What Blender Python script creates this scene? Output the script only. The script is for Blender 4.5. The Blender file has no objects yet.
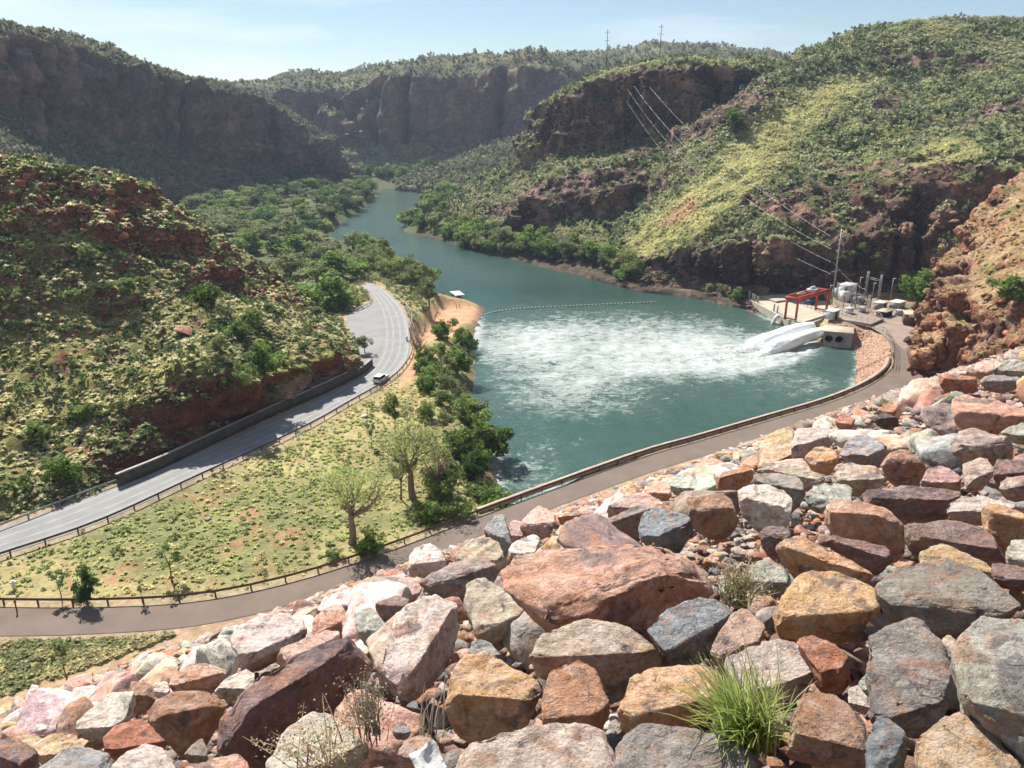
HAZE = 0.00012; EXPOSURE = 0.9
import time; T0 = time.time()
import bpy, bmesh, math, random
import numpy as np
from mathutils import Vector, Matrix, Euler
from mathutils.bvhtree import BVHTree
random.seed(7); RS = np.random.RandomState(11)
PI = math.pi; R = math.radians
sc = bpy.context.scene; COL = sc.collection

# ------------------------------------------------------------------ camera
F = 769.0; PITCH = R(18.95); CAMZ = 58.0
CP, SP = math.cos(PITCH), math.sin(PITCH)
cam_d = bpy.data.cameras.new('camera'); cam = bpy.data.objects.new('camera', cam_d); COL.objects.link(cam)
cam.location = (0, 0, CAMZ); cam.rotation_euler = (PI/2-PITCH, 0, 0)
cam_d.sensor_width = 36; cam_d.lens = F/1024*36; cam_d.clip_start = .1; cam_d.clip_end = 30000
sc.camera = cam
def ray(px, py):
    u = (px-512)/F; v = (py-384)/F
    return np.array([u, CP - v*SP, -SP - v*CP])
def P(px, py, t): return np.array([0, 0, CAMZ]) + ray(px, py)*t
def at(px, py, z=5.0):
    r = ray(px, py); return np.array([0, 0, CAMZ]) + r*((z-CAMZ)/r[2])
def atY(px, py, Y):
    r = ray(px, py); return np.array([0, 0, CAMZ]) + r*(Y/r[1])
def proj(p):
    p = np.asarray(p, float); x = p[..., 0]; y = p[..., 1]; z = p[..., 2]-CAMZ
    d = y*CP - z*SP; d = np.where(np.abs(d) < 1e-6, 1e-6, d)
    up = y*SP + z*CP
    return 512+F*x/d, 384-F*up/d, d

# ------------------------------------------------------------------ noise
def _h(i, j, k, s):
    n = (i.astype(np.int64)*374761393 + j.astype(np.int64)*668265263 + k.astype(np.int64)*2147483647 + s*974634777) & 0xffffffff
    n = ((n ^ (n >> 13))*1274126177) & 0xffffffff
    n = ((n ^ (n >> 16))*2246822519) & 0xffffffff
    return ((n ^ (n >> 15)) & 0xffffff)/float(0xffffff)
def vnoise(p, s=0):
    p = np.asarray(p, float); f = np.floor(p); t = p-f; t = t*t*(3-2*t); i, j, k = f[:, 0], f[:, 1], f[:, 2]
    r = 0
    for a in (0, 1):
        for b in (0, 1):
            for c in (0, 1):
                w = (t[:, 0] if a else 1-t[:, 0])*(t[:, 1] if b else 1-t[:, 1])*(t[:, 2] if c else 1-t[:, 2])
                r = r + w*_h(i+a, j+b, k+c, s)
    return r*2-1
def fbm(p, o=4, s=0, g=.5):
    p = np.asarray(p, float); r = np.zeros(len(p)); a = 1; n = 0
    for q in range(o):
        r += a*vnoise(p*(2**q)+17.3*q, s+q); n += a; a *= g
    return r/n
def ridged(p, o=4, s=0):
    p = np.asarray(p, float); r = np.zeros(len(p)); a = 1; n = 0
    for q in range(o):
        r += a*(1-2*np.abs(vnoise(p*(2**q)+9.1*q, s+q))); n += a; a *= .5
    return r/n
def sm(a, b, x):
    t = np.clip((np.asarray(x, float)-a)/(b-a), 0, 1); return t*t*(3-2*t)

# ------------------------------------------------------------------ mesh / tagging
def new_mesh(name, V, faces, mat=None, smooth=False, col=None):
    """V (n,3); faces: (m,k) array or list of such arrays"""
    if isinstance(faces, np.ndarray): faces = [faces]
    faces = [np.asarray(f) for f in faces if len(f)]
    me = bpy.data.meshes.new(name)
    V = np.asarray(V, np.float32); me.vertices.add(len(V)); me.vertices.foreach_set('co', V.ravel())
    nl = sum(f.size for f in faces); nf = sum(len(f) for f in faces)
    me.loops.add(nl); me.loops.foreach_set('vertex_index', np.concatenate([f.ravel() for f in faces]).astype(np.int32))
    me.polygons.add(nf)
    tot = np.concatenate([np.full(len(f), f.shape[1]) for f in faces]); st = np.concatenate([[0], np.cumsum(tot)[:-1]])
    me.polygons.foreach_set('loop_start', st.astype(np.int32)); me.polygons.foreach_set('loop_total', tot.astype(np.int32))
    if smooth: me.polygons.foreach_set('use_smooth', np.ones(nf, bool))
    me.update(calc_edges=True); me.validate()
    if col is not None:
        ca = me.color_attributes.new('Col', 'FLOAT_COLOR', 'POINT')
        c = np.ones((len(V), 4), np.float32); c[:, :3] = col; ca.data.foreach_set('color', c.ravel())
    if mat: me.materials.append(mat)
    return me
def link(name, me, parent=None, loc=(0, 0, 0), rot=(0, 0, 0), scale=None):
    o = bpy.data.objects.new(name, me); COL.objects.link(o); o.location = tuple(loc); o.rotation_euler = rot
    if scale is not None: o.scale = scale if hasattr(scale, '__len__') else (scale,)*3
    if parent: o.parent = parent
    return o
def tag(o, label=None, cat=None, group=None, kind=None):
    if label: o['label'] = label
    if cat: o['category'] = cat
    if group: o['group'] = group
    if kind: o['kind'] = kind
    return o
def empty(name, loc, rz=0, scale=1):
    o = bpy.data.objects.new(name, None); COL.objects.link(o); o.location = tuple(loc); o.rotation_euler = (0, 0, rz)
    o.empty_display_size = .3; o.scale = (scale,)*3
    return o
class MB:
    def __init__(s): s.V = []; s.F = {3: [], 4: []}; s.n = 0; s.C = []
    def add(s, V, Fs, c=None):
        V = np.asarray(V, float)
        for f in Fs:
            f = np.asarray(f)
            if len(f): s.F[f.shape[1]].append(f+s.n)
        s.V.append(V); s.n += len(V)
        s.C.append(np.broadcast_to(np.asarray(c if c is not None else (1, 1, 1), float), (len(V), 3)))
    def box(s, c, sz, rz=0, c2=None, taper=1.0, bev=0.04):
        """box centre c, full size sz, chamfered top edges"""
        hx, hy, hz = sz[0]/2, sz[1]/2, sz[2]/2; b = min(bev, hx*.4, hy*.4, hz*.4)
        lv = [(-hz, 0), (hz-b, 0), (hz, b)]
        V = []
        for z, i in lv:
            k = taper if z > 0 else 1
            V += [(-(hx-i)*k, -(hy-i)*k, z), ((hx-i)*k, -(hy-i)*k, z), ((hx-i)*k, (hy-i)*k, z), (-(hx-i)*k, (hy-i)*k, z)]
        V = np.array(V); ca, sa = math.cos(rz), math.sin(rz)
        V = np.c_[V[:, 0]*ca-V[:, 1]*sa, V[:, 0]*sa+V[:, 1]*ca, V[:, 2]]+np.asarray(c, float)
        Fq = [(3, 2, 1, 0), (8, 9, 10, 11)]
        for l in (0, 4):
            for i in range(4): Fq.append((l+i, l+(i+1) % 4, l+4+(i+1) % 4, l+4+i))
        s.add(V, [np.array(Fq)], c2)
    def tube(s, pts, rad, n=8, cap=True, c=None):
        pts = np.asarray(pts, float); m = len(pts); rad = np.broadcast_to(np.asarray(rad, float), (m,))
        T = np.gradient(pts, axis=0) if m > 1 else np.array([[0, 0, 1.]]); T /= np.linalg.norm(T, axis=1)[:, None]+1e-9
        up = np.array([0, 0, 1.]) if abs(T[0][2]) < .9 else np.array([1., 0, 0]); V = []
        a = np.linspace(0, 2*PI, n, endpoint=False)
        for i in range(m):
            x = np.cross(up, T[i]); x /= np.linalg.norm(x)+1e-9; y = np.cross(T[i], x); up = y if abs(np.dot(y, T[min(i+1, m-1)])) < .9 else up
            V.append(pts[i]+rad[i]*(np.cos(a)[:, None]*x+np.sin(a)[:, None]*y))
        V = np.concatenate(V); Fq = []
        for i in range(m-1):
            for j in range(n): Fq.append((i*n+j, i*n+(j+1) % n, (i+1)*n+(j+1) % n, (i+1)*n+j))
        Ft = []
        if cap:
            V = np.r_[V, [pts[0]], [pts[-1]]]
            for j in range(n): Ft += [((j+1) % n, j, m*n), ((m-1)*n+j, (m-1)*n+(j+1) % n, m*n+1)]
        s.add(V, [np.array(Fq), np.array(Ft, int).reshape(-1, 3)], c)
    def mesh(s, name, mat, smooth=False):
        Fs = [np.concatenate(s.F[k]) for k in (3, 4) if s.F[k]]
        return new_mesh(name, np.concatenate(s.V), Fs, mat, smooth, np.concatenate(s.C))
    def build(s, name, mat, parent=None, loc=(0, 0, 0), smooth=False):
        return link(name, s.mesh(name, mat, smooth), parent, loc)

# ------------------------------------------------------------------ materials
def mat(name, base=(.5, .5, .5), rough=.85, attr=None, n1=None, n2=None, amt=.25, bump=0, bscale=4, metal=0, coord='Object', transl=0, rand=0, objcol=False, spec=.3, bdist=.1):
    m = bpy.data.materials.new(name); m.use_nodes = True; N = m.node_tree.nodes; L = m.node_tree.links
    b = N['Principled BSDF']; b.inputs['Roughness'].default_value = rough; b.inputs['Metallic'].default_value = metal
    b.inputs['Specular IOR Level'].default_value = spec
    tc = N.new('ShaderNodeTexCoord'); co = tc.outputs[coord]
    if attr: a = N.new('ShaderNodeAttribute'); a.attribute_name = attr; c = a.outputs['Color']
    else:
        a = N.new('ShaderNodeRGB'); a.outputs[0].default_value = (*base, 1); c = a.outputs[0]
    if objcol:
        oi = N.new('ShaderNodeObjectInfo'); mx = N.new('ShaderNodeMix'); mx.data_type = 'RGBA'; mx.blend_type = 'MULTIPLY'; mx.inputs[0].default_value = 1
        L.new(c, mx.inputs[6]); L.new(oi.outputs['Color'], mx.inputs[7]); c = mx.outputs[2]
    def noise(sc_, det=6, rg=.6):
        n = N.new('ShaderNodeTexNoise'); n.inputs['Scale'].default_value = sc_; n.inputs['Detail'].default_value = det; n.inputs['Roughness'].default_value = rg
        L.new(co, n.inputs['Vector']); return n.outputs[0]
    for sc_ in (n1, n2):
        if sc_:
            mr = N.new('ShaderNodeMapRange'); mr.inputs[1].default_value = .3; mr.inputs[2].default_value = .7
            mr.inputs[3].default_value = 1-amt; mr.inputs[4].default_value = 1+amt; L.new(noise(sc_), mr.inputs[0])
            vm = N.new('ShaderNodeVectorMath'); vm.operation = 'SCALE'; L.new(c, vm.inputs[0]); L.new(mr.outputs[0], vm.inputs['Scale']); c = vm.outputs[0]
    if rand:
        oi = N.new('ShaderNodeObjectInfo'); mr = N.new('ShaderNodeMapRange'); mr.inputs[3].default_value = 1-rand; mr.inputs[4].default_value = 1+rand
        L.new(oi.outputs['Random'], mr.inputs[0]); vm = N.new('ShaderNodeVectorMath'); vm.operation = 'SCALE'
        L.new(c, vm.inputs[0]); L.new(mr.outputs[0], vm.inputs['Scale']); c = vm.outputs[0]
    L.new(c, b.inputs['Base Color'])
    if bump:
        bp = N.new('ShaderNodeBump'); bp.inputs['Strength'].default_value = bump; bp.inputs['Distance'].default_value = bdist
        L.new(noise(bscale, 8, .65), bp.inputs['Height']); L.new(bp.outputs[0], b.inputs['Normal'])
    if transl:
        t = N.new('ShaderNodeBsdfTranslucent'); L.new(c, t.inputs[0]); ms = N.new('ShaderNodeMixShader'); ms.inputs[0].default_value = transl
        L.new(b.outputs[0], ms.inputs[1]); L.new(t.outputs[0], ms.inputs[2]); L.new(ms.outputs[0], N['Material Output'].inputs[0])
    return m
M = {}
M['hill'] = mat('hill_ground', attr='Col', n1=.35, n2=1.6, amt=.42, bump=1.0, bscale=.45, bdist=1.8, spec=.1, rough=.95)
M['far'] = mat('far_hill_ground', attr='Col', n1=.08, n2=.35, amt=.38, bump=1.0, bscale=.22, bdist=5.0, spec=.1, rough=.95)
M['ground'] = mat('ground', attr='Col', n1=.35, n2=1.7, amt=.25, bump=.6, bscale=1.5, bdist=.4, spec=.1, rough=.95)
M['leaf'] = mat('foliage', attr='Col', transl=.45, rand=.18, rough=.7, spec=.2)
M['tuft'] = mat('tussock', attr='Col', transl=.55, rough=.85, spec=.1)
M['bark'] = mat('bark', attr='Col', n1=3, amt=.3, bump=.6, bscale=5, rough=.9)
M['asphalt'] = mat('grey_asphalt', (.235, .232, .225), n1=.25, n2=8, amt=.14, bump=.2, bscale=30, bdist=.02, rough=.9)
M['asphalt2'] = mat('brown_asphalt', (.16, .122, .098), n1=.3, n2=8, amt=.14, bump=.2, bscale=30, bdist=.02, rough=.9)
M['gravel'] = mat('yard_gravel', (.27, .21, .165), n1=.3, n2=3, amt=.2, bump=.4, bscale=12, bdist=.03, rough=.95)
M['wear'] = mat('worn_asphalt', (.28, .277, .268), n1=.5, n2=8, amt=.14, rough=.9)
M['outcrop'] = mat('outcrop_rock', attr='Col', n1=.5, n2=2.5, amt=.35, bump=1.0, bscale=1.6, bdist=.5, rough=.92, spec=.12)
M['line'] = mat('faded_road_paint', (.42, .42, .40), n1=2, amt=.3)
M['conc'] = mat('pale_concrete', (.42, .38, .29), n1=.5, n2=4, amt=.16, bump=.2, bscale=6, bdist=.03)
M['conc2'] = mat('grey_concrete', (.33, .31, .28), n1=.5, n2=4, amt=.18, bump=.2, bscale=6, bdist=.03)
M['kerb'] = mat('pink_stone_kerb', (.36, .27, .22), n1=1, n2=5, amt=.25, bump=.5, bscale=5, bdist=.05)
M['wallstone'] = mat('dark_block_wall', (.085, .075, .065), n1=1, n2=4, amt=.3, bump=.7, bscale=3, bdist=.1)
M['rust'] = mat('weathered_rail', (.12, .075, .055), n1=2, amt=.3, rough=.7)
M['galv'] = mat('galvanised_steel', (.33, .33, .33), n1=3, amt=.15, rough=.5, metal=.5)
M['paleg'] = mat('pale_rail', (.55, .54, .5), n1=2, amt=.15, rough=.6)
M['red'] = mat('red_crane_paint', (.36, .055, .035), n1=1, amt=.2, rough=.5)
M['white'] = mat('white_paint', (.72, .72, .7), n1=2, amt=.08, rough=.5)
M['eqgrey'] = mat('equipment_grey', (.42, .44, .45), n1=2, amt=.1, rough=.5)
M['dark'] = mat('dark_recess', (.02, .02, .02))
M['glass'] = mat('car_glass', (.02, .025, .03), rough=.1, spec=.6)
M['tyre'] = mat('tyre_rubber', (.02, .02, .02))
M['blue'] = mat('dark_blue_paint', (.03, .07, .2), rough=.4)
M['tanroof'] = mat('tan_roof', (.42, .36, .26), n1=2, amt=.15)
M['brownwall'] = mat('brown_wall', (.13, .085, .06), n1=2, amt=.2)
M['wire'] = mat('conductor_wire', (.3, .3, .3), rough=.4, metal=.3)
M['poleg'] = mat('grey_pole', (.2, .19, .18), n1=2, amt=.2)
M['straw'] = mat('dry_straw', attr='Col', transl=.2, rough=.9)
M['foam'] = mat('white_water', (.9, .92, .92), n1=1.2, n2=5, amt=.05, bump=.3, bscale=2, bdist=.2, rough=.95, transl=.0, spec=.05)
M['paper'] = mat('crumpled_paper', (.7, .7, .68), bump=.4, bscale=20)

def rock_mat(gen=True):
    m = bpy.data.materials.new('quarry_rock' if gen else 'rubble_rock'); m.use_nodes = True; N = m.node_tree.nodes; L = m.node_tree.links
    b = N['Principled BSDF']; b.inputs['Roughness'].default_value = .82; b.inputs['Specular IOR Level'].default_value = .25
    tc = N.new('ShaderNodeTexCoord'); oi = N.new('ShaderNodeObjectInfo')
    ad = N.new('ShaderNodeVectorMath'); ad.operation = 'ADD'; sc3 = N.new('ShaderNodeVectorMath'); sc3.operation = 'SCALE'
    cb = N.new('ShaderNodeCombineXYZ'); L.new(oi.outputs['Random'], cb.inputs[0]); L.new(oi.outputs['Random'], cb.inputs[1])
    sc3.inputs['Scale'].default_value = 60; L.new(cb.outputs[0], sc3.inputs[0]); L.new(tc.outputs['Object'], ad.inputs[0]); L.new(sc3.outputs[0], ad.inputs[1])
    co = ad.outputs[0]; pc = co
    if gen:
        g1 = N.new('ShaderNodeVectorMath'); g1.operation = 'SCALE'; g1.inputs['Scale'].default_value = 2.3; L.new(tc.outputs['Generated'], g1.inputs[0])
        g2 = N.new('ShaderNodeVectorMath'); g2.operation = 'ADD'; L.new(g1.outputs[0], g2.inputs[0]); L.new(sc3.outputs[0], g2.inputs[1]); pc = g2.outputs[0]
    def noise(s, d=6, r=.6, dist=0, v=None):
        n = N.new('ShaderNodeTexNoise'); n.inputs['Scale'].default_value = s; n.inputs['Detail'].default_value = d
        n.inputs['Roughness'].default_value = r; n.inputs['Distortion'].default_value = dist; L.new(v or co, n.inputs['Vector']); return n.outputs[0]
    def rng(x, a, b_, c=0, d=1):
        mr = N.new('ShaderNodeMapRange'); 
        for i, q in enumerate((a, b_, c, d)): mr.inputs[i+1].default_value = q
        L.new(x, mr.inputs[0]); return mr.outputs[0]
    def mix(f, a, b_, mode='MIX'):
        mx = N.new('ShaderNodeMix'); mx.data_type = 'RGBA'; mx.blend_type = mode
        if hasattr(f, 'is_linked'): L.new(f, mx.inputs[0])
        else: mx.inputs[0].default_value = f
        for k, q in ((6, a), (7, b_)):
            if isinstance(q, tuple): mx.inputs[k].default_value = (*q, 1)
            else: L.new(q, mx.inputs[k])
        return mx.outputs[2]
    at_ = N.new('ShaderNodeAttribute'); at_.attribute_name = 'Col'
    base = mix(1.0, oi.outputs['Color'], at_.outputs['Color'], 'MULTIPLY')
    # iron-red stain, pale quartz bloom, dark varnish patches: all belong to the stone
    f1 = noise(1.1, 6, .62, .6, pc); f2 = noise(1.5, 7, .68, 1.0, pc); f3 = noise(.9, 7, .66, .7, pc); f5 = noise(1.3, 7, .7, 1.2, pc); f4 = noise(9, 5, .7)
    hs = N.new('ShaderNodeHueSaturation'); hs.inputs['Saturation'].default_value = .8; hs.inputs['Value'].default_value = 1.18; L.new(base, hs.inputs['Color'])
    c = mix(rng(f1, .45, .55, 0, .85), base, hs.outputs[0])
    c = mix(rng(f5, .54, .60, 0, .45), c, (.52, .47, .41))
    c = mix(rng(f2, .53, .60, 0, .6), c, (.42, .20, .10))
    c = mix(rng(f3, .56, .61, 0, .7), c, (.11, .10, .105))
    # bedding bands
    wv = N.new('ShaderNodeTexWave'); wv.inputs['Scale'].default_value = 1.6; wv.inputs['Distortion'].default_value = 6; wv.inputs['Detail'].default_value = 4; L.new(co, wv.inputs['Vector'])
    c = mix(rng(wv.outputs[0], 0, 1, .0, .22), c, hs.outputs[0])
    s1 = N.new('ShaderNodeVectorMath'); s1.operation = 'SCALE'; L.new(c, s1.inputs[0]); L.new(rng(f4, .3, .7, .68, 1.28), s1.inputs['Scale']); c = s1.outputs[0]
    s2 = N.new('ShaderNodeVectorMath'); s2.operation = 'SCALE'; L.new(c, s2.inputs[0]); L.new(rng(noise(45, 3, .7), .3, .7, .8, 1.2), s2.inputs['Scale']); c = s2.outputs[0]
    # hairline cracks
    vo = N.new('ShaderNodeTexVoronoi'); vo.feature = 'DISTANCE_TO_EDGE'; vo.inputs['Scale'].default_value = .55
    dn = N.new('ShaderNodeTexNoise'); dn.inputs['Scale'].default_value = 2.5; dn.inputs['Detail'].default_value = 5; L.new(co, dn.inputs['Vector'])
    dv = N.new('ShaderNodeVectorMath'); dv.operation = 'SCALE'; dv.inputs['Scale'].default_value = .8; L.new(dn.outputs[1], dv.inputs[0])
    da = N.new('ShaderNodeVectorMath'); da.operation = 'ADD'; L.new(co, da.inputs[0]); L.new(dv.outputs[0], da.inputs[1]); L.new(da.outputs[0], vo.inputs['Vector'])
    cr = N.new('ShaderNodeMath'); cr.operation = 'MAXIMUM'; L.new(rng(vo.outputs[0], 0, .007), cr.inputs[0]); L.new(rng(f2, .44, .5, 0, 1), cr.inputs[1]); cr = cr.outputs[0]
    c = mix(cr, mix(.5, c, (.07, .05, .04)), c)
    L.new(c, b.inputs['Base Color'])
    h1 = N.new('ShaderNodeMath'); h1.operation = 'MULTIPLY_ADD'; L.new(noise(5, 9, .68), h1.inputs[0]); h1.inputs[1].default_value = 1; L.new(rng(cr, 0, 1, -.12, 0), h1.inputs[2])
    b1 = N.new('ShaderNodeBump'); b1.inputs['Strength'].default_value = .85; b1.inputs['Distance'].default_value = .12; L.new(h1.outputs[0], b1.inputs['Height'])
    b2 = N.new('ShaderNodeBump'); b2.inputs['Strength'].default_value = .4; b2.inputs['Distance'].default_value = .02; L.new(noise(40, 5, .7), b2.inputs['Height'])
    L.new(b1.outputs[0], b2.inputs['Normal']); L.new(b2.outputs[0], b.inputs['Normal'])
    return m
M['rock'] = rock_mat(); M['rubble'] = rock_mat(False)

def water_mat():
    m = bpy.data.materials.new('river_water'); m.use_nodes = True; N = m.node_tree.nodes; L = m.node_tree.links
    b = N['Principled BSDF']; tc = N.new('ShaderNodeTexCoord'); co = tc.outputs['Object']
    mp = N.new('ShaderNodeMapping'); mp.inputs['Scale'].default_value = (.5, 1.15, 1); mp.inputs['Rotation'].default_value = (0, 0, -.25); L.new(co, mp.inputs[0]); co2 = mp.outputs[0]
    def noise(s, d=6, r=.6, dist=0, v=None):
        n = N.new('ShaderNodeTexNoise'); n.inputs['Scale'].default_value = s; n.inputs['Detail'].default_value = d
        n.inputs['Roughness'].default_value = r; n.inputs['Distortion'].default_value = dist; L.new(v or co, n.inputs['Vector']); return n.outputs[0]
    a = N.new('ShaderNodeAttribute'); a.attribute_name = 'Col'
    sp = N.new('ShaderNodeSeparateColor'); L.new(a.outputs['Color'], sp.inputs[0])
    def math_(op, x, y):
        q = N.new('ShaderNodeMath'); q.operation = op
        for i, v in enumerate((x, y)):
            if isinstance(v, (int, float)): q.inputs[i].default_value = v
            else: L.new(v, q.inputs[i])
        return q.outputs[0]
    n1 = noise(.62, 9, .76, 1.6, co2); n2 = noise(.16, 5, .6, .8)
    s = math_('ADD', math_('MULTIPLY', n1, .88), math_('MULTIPLY', n2, .24))      # about .3...8
    th = math_('SUBTRACT', s, math_('SUBTRACT', .93, math_('MULTIPLY', sp.outputs[0], .56)))
    mr = N.new('ShaderNodeMapRange'); mr.inputs[1].default_value = 0; mr.inputs[2].default_value = .24; L.new(th, mr.inputs[0]); f = mr.outputs[0]
    mx = N.new('ShaderNodeMix'); mx.data_type = 'RGBA'; L.new(f, mx.inputs[0])
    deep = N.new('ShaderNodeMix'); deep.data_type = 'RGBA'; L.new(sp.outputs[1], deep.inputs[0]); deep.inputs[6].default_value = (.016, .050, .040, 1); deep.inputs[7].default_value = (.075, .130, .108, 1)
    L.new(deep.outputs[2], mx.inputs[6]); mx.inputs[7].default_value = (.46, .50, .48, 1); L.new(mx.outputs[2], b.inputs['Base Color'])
    r = N.new('ShaderNodeMapRange'); r.inputs[3].default_value = .12; r.inputs[4].default_value = .8; L.new(f, r.inputs[0]); L.new(r.outputs[0], b.inputs['Roughness'])
    b.inputs['IOR'].default_value = 1.33
    bp = N.new('ShaderNodeBump'); bp.inputs['Strength'].default_value = .55; bp.inputs['Distance'].default_value = .45
    hh = math_('ADD', noise(.9, 5, .6, .5), math_('MULTIPLY', f, .4)); L.new(hh, bp.inputs['Height']); L.new(bp.outputs[0], b.inputs['Normal'])
    return m
M['water'] = water_mat()
print('TIME p1.py', round(time.time()-T0, 1))
# ------------------------------------------------------------------ plan-view helpers
def poly_sd(X, Y, poly):
    """signed distance (negative inside) of points to polygon"""
    P_ = np.asarray(poly)[:, :2]; n = len(P_); d = np.full(X.shape, 1e18); ins = np.zeros(X.shape, bool)
    for i in range(n):
        a = P_[i]; b = P_[(i+1) % n]; ex, ey = b-a; L2 = ex*ex+ey*ey+1e-12
        t = np.clip(((X-a[0])*ex+(Y-a[1])*ey)/L2, 0, 1); dx = X-a[0]-t*ex; dy = Y-a[1]-t*ey; d = np.minimum(d, dx*dx+dy*dy)
        c = ((a[1] > Y) != (b[1] > Y)) & (X < (b[0]-a[0])*(Y-a[1])/((b[1]-a[1]) if abs(b[1]-a[1]) > 1e-9 else 1e-9)+a[0]); ins ^= c
    d = np.sqrt(d); return np.where(ins, -d, d)
def line_d(X, Y, pl):
    P_ = np.asarray(pl)[:, :2]; d = np.full(X.shape, 1e18)
    for i in range(len(P_)-1):
        a = P_[i]; b = P_[i+1]; ex, ey = b-a; L2 = ex*ex+ey*ey+1e-12
        t = np.clip(((X-a[0])*ex+(Y-a[1])*ey)/L2, 0, 1); d = np.minimum(d, (X-a[0]-t*ex)**2+(Y-a[1]-t*ey)**2)
    return np.sqrt(d)
def crspline(pts, n):
    """resample a polyline to n points, smooth (Catmull-Rom), even in arc length"""
    p = np.asarray(pts, float); p = np.r_[[2*p[0]-p[1]], p, [2*p[-1]-p[-2]]]; out = []
    for i in range(1, len(p)-2):
        for t in np.linspace(0, 1, 24, endpoint=False):
            a, b, c, d = p[i-1], p[i], p[i+1], p[i+2]
            out.append(.5*(2*b+(c-a)*t+(2*a-5*b+4*c-d)*t*t+(3*b-a-3*c+d)*t**3))
    out.append(p[-2]); out = np.array(out); L = np.r_[0, np.cumsum(np.linalg.norm(np.diff(out, axis=0), axis=1))]
    s = np.linspace(0, L[-1], n); return np.stack([np.interp(s, L, out[:, k]) for k in range(out.shape[1])], 1)
def offset(pl, d):
    T = np.gradient(pl, axis=0); T[:, 2] = 0; T /= np.linalg.norm(T, axis=1)[:, None]+1e-9
    return pl+np.c_[-T[:, 1], T[:, 0], 0*T[:, 0]]*d
def plen(pl): return float(np.linalg.norm(np.diff(np.asarray(pl), axis=0), axis=1).sum())

# river outline, waterline at z = 0 (left bank then back along the right bank)
LB = [(497, 515), (497, 488), (490, 450), (474, 415), (470, 400), (476, 375), (470, 350), (481, 318), (484, 307), (474, 304.5), (446, 302), (424, 288), (400, 262), (352, 247),
      (326, 236), (342, 222), (364, 207), (377, 196), (372, 188), (352, 185.5)]
RB = [(445, 185.5), (432, 190), (421, 209), (403, 231), (443, 238), (485, 254), (552, 264), (612, 278), (647, 289), (696, 293), (749, 310), (800, 333), (827, 345), (854, 347), (857, 372), (852, 390), (827, 402),
      (780, 417), (700, 439.5), (640, 457.5), (560, 487), (520, 504)]
RIV = np.array([at(x, y, 0) for x, y in LB+RB])
# roads (edges on z=5)
lowF = crspline([at(*p) for p in [(-160, 598), (-60, 605), (0, 607), (100, 607), (200, 601), (300, 580), (400, 547), (500, 509), (640, 458), (700, 440.5), (780, 417), (827, 403), (862, 389), (885, 375), (894, 362), (890, 345), (882, 334)]], 160)
lowN = crspline([at(*p) for p in [(-160, 630), (-60, 635), (0, 636), (100, 633.5), (200, 625), (300, 602), (400, 567), (500, 528), (640, 476), (700, 457), (780, 433), (830, 418), (880, 402), (930, 381), (938, 372), (925, 350), (916, 336)]], 160)
upL = crspline([at(*p) for p in [(-150, 606), (0, 556), (100, 522), (200, 476), (300, 430), (350, 402), (388, 380), (404, 364), (410, 348), (408, 322), (400, 305), (384, 290), (369, 283)]], 130)
upU = crspline([at(*p) for p in [(-150, 572), (0, 528), (100, 492), (200, 451), (300, 408), (340, 388), (368, 372), (379, 356), (383, 340), (382, 322), (378, 306), (370, 293), (362, 286)]], 130)
BAYP = [(368, 372), (364, 362), (357, 349), (351, 334), (346, 318), (357, 309), (373, 300), (378, 306), (382, 322), (383, 340), (379, 356)]
YARD = [(882, 334), (870, 327), (828, 318), (840, 309), (832, 298), (845, 292), (880, 300), (915, 312), (935, 327), (928, 350), (916, 336), (905, 350)]
bay = np.array([at(*p) for p in BAYP]); yard = np.array([at(*p) for p in YARD])
low_poly = np.r_[lowF, lowN[::-1]]; up_poly = np.r_[upL, upU[::-1]]
# dam slope plane
DN = np.array([-.579, .815]); DA = np.array([.815, .579]); DTOE = 76.3; DSL = (55.8-5)/DTOE
def damz(x, y): return 55.8-DSL*(x*DN[0]+y*DN[1])

def pix_poly_mask(px, py, poly, soft=6):
    return 1-sm(-soft, soft, poly_sd(px, py, poly))

# ---- ground sheet
def axis(a, b, st, lo, hi):
    c = list(np.arange(a, b+.1, st)); s = st; x = c[-1]
    while x < hi: s *= 1.22; x += s; c.append(x)
    s = st; x = c[0]; L = []
    while x > lo: s *= 1.22; x -= s; L.append(x)
    return np.array(L[::-1]+c)
gx = axis(-130, 130, 1.5, -7000, 7000); gy = axis(-12, 330, 1.5, -600, 9000)
GX, GY = np.meshgrid(gx, gy); gX, gY = GX.ravel(), GY.ravel()
sd = poly_sd(gX, gY, RIV)
p3 = np.c_[gX, gY, 0*gX]
nz = fbm(p3/14, 4, 3)
pxg_, pyg_, _d = proj(np.c_[gX, gY, np.full(gX.shape, 3.)])
land = 4.75+.35*nz+.12*fbm(p3/3, 3, 5)+sm(330, 800, gY)*3
droad = np.minimum(np.minimum(poly_sd(gX, gY, low_poly), poly_sd(gX, gY, up_poly)), np.minimum(poly_sd(gX, gY, bay), poly_sd(gX, gY, yard)))
land = land*sm(.5, 5, droad)+4.95*(1-sm(.5, 5, droad))
bw = 8.5+2.5*nz
dkm = pix_poly_mask(pxg_, pyg_, [(743, 302), (800, 334), (824, 322), (836, 310), (829, 299), (803, 289), (757, 292)], 1.5); land = land*(1-dkm)+1.6*dkm
bankw = np.where(gX > 20, 7.0, bw+6*sm(0, 1, (150-gY)/60)*0)
h = np.where(sd > 0, -.25+(land+.25)*sm(-.15, 1, sd/bankw)**1.0, -.25-2.5*sm(0, 6, -sd))
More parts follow.
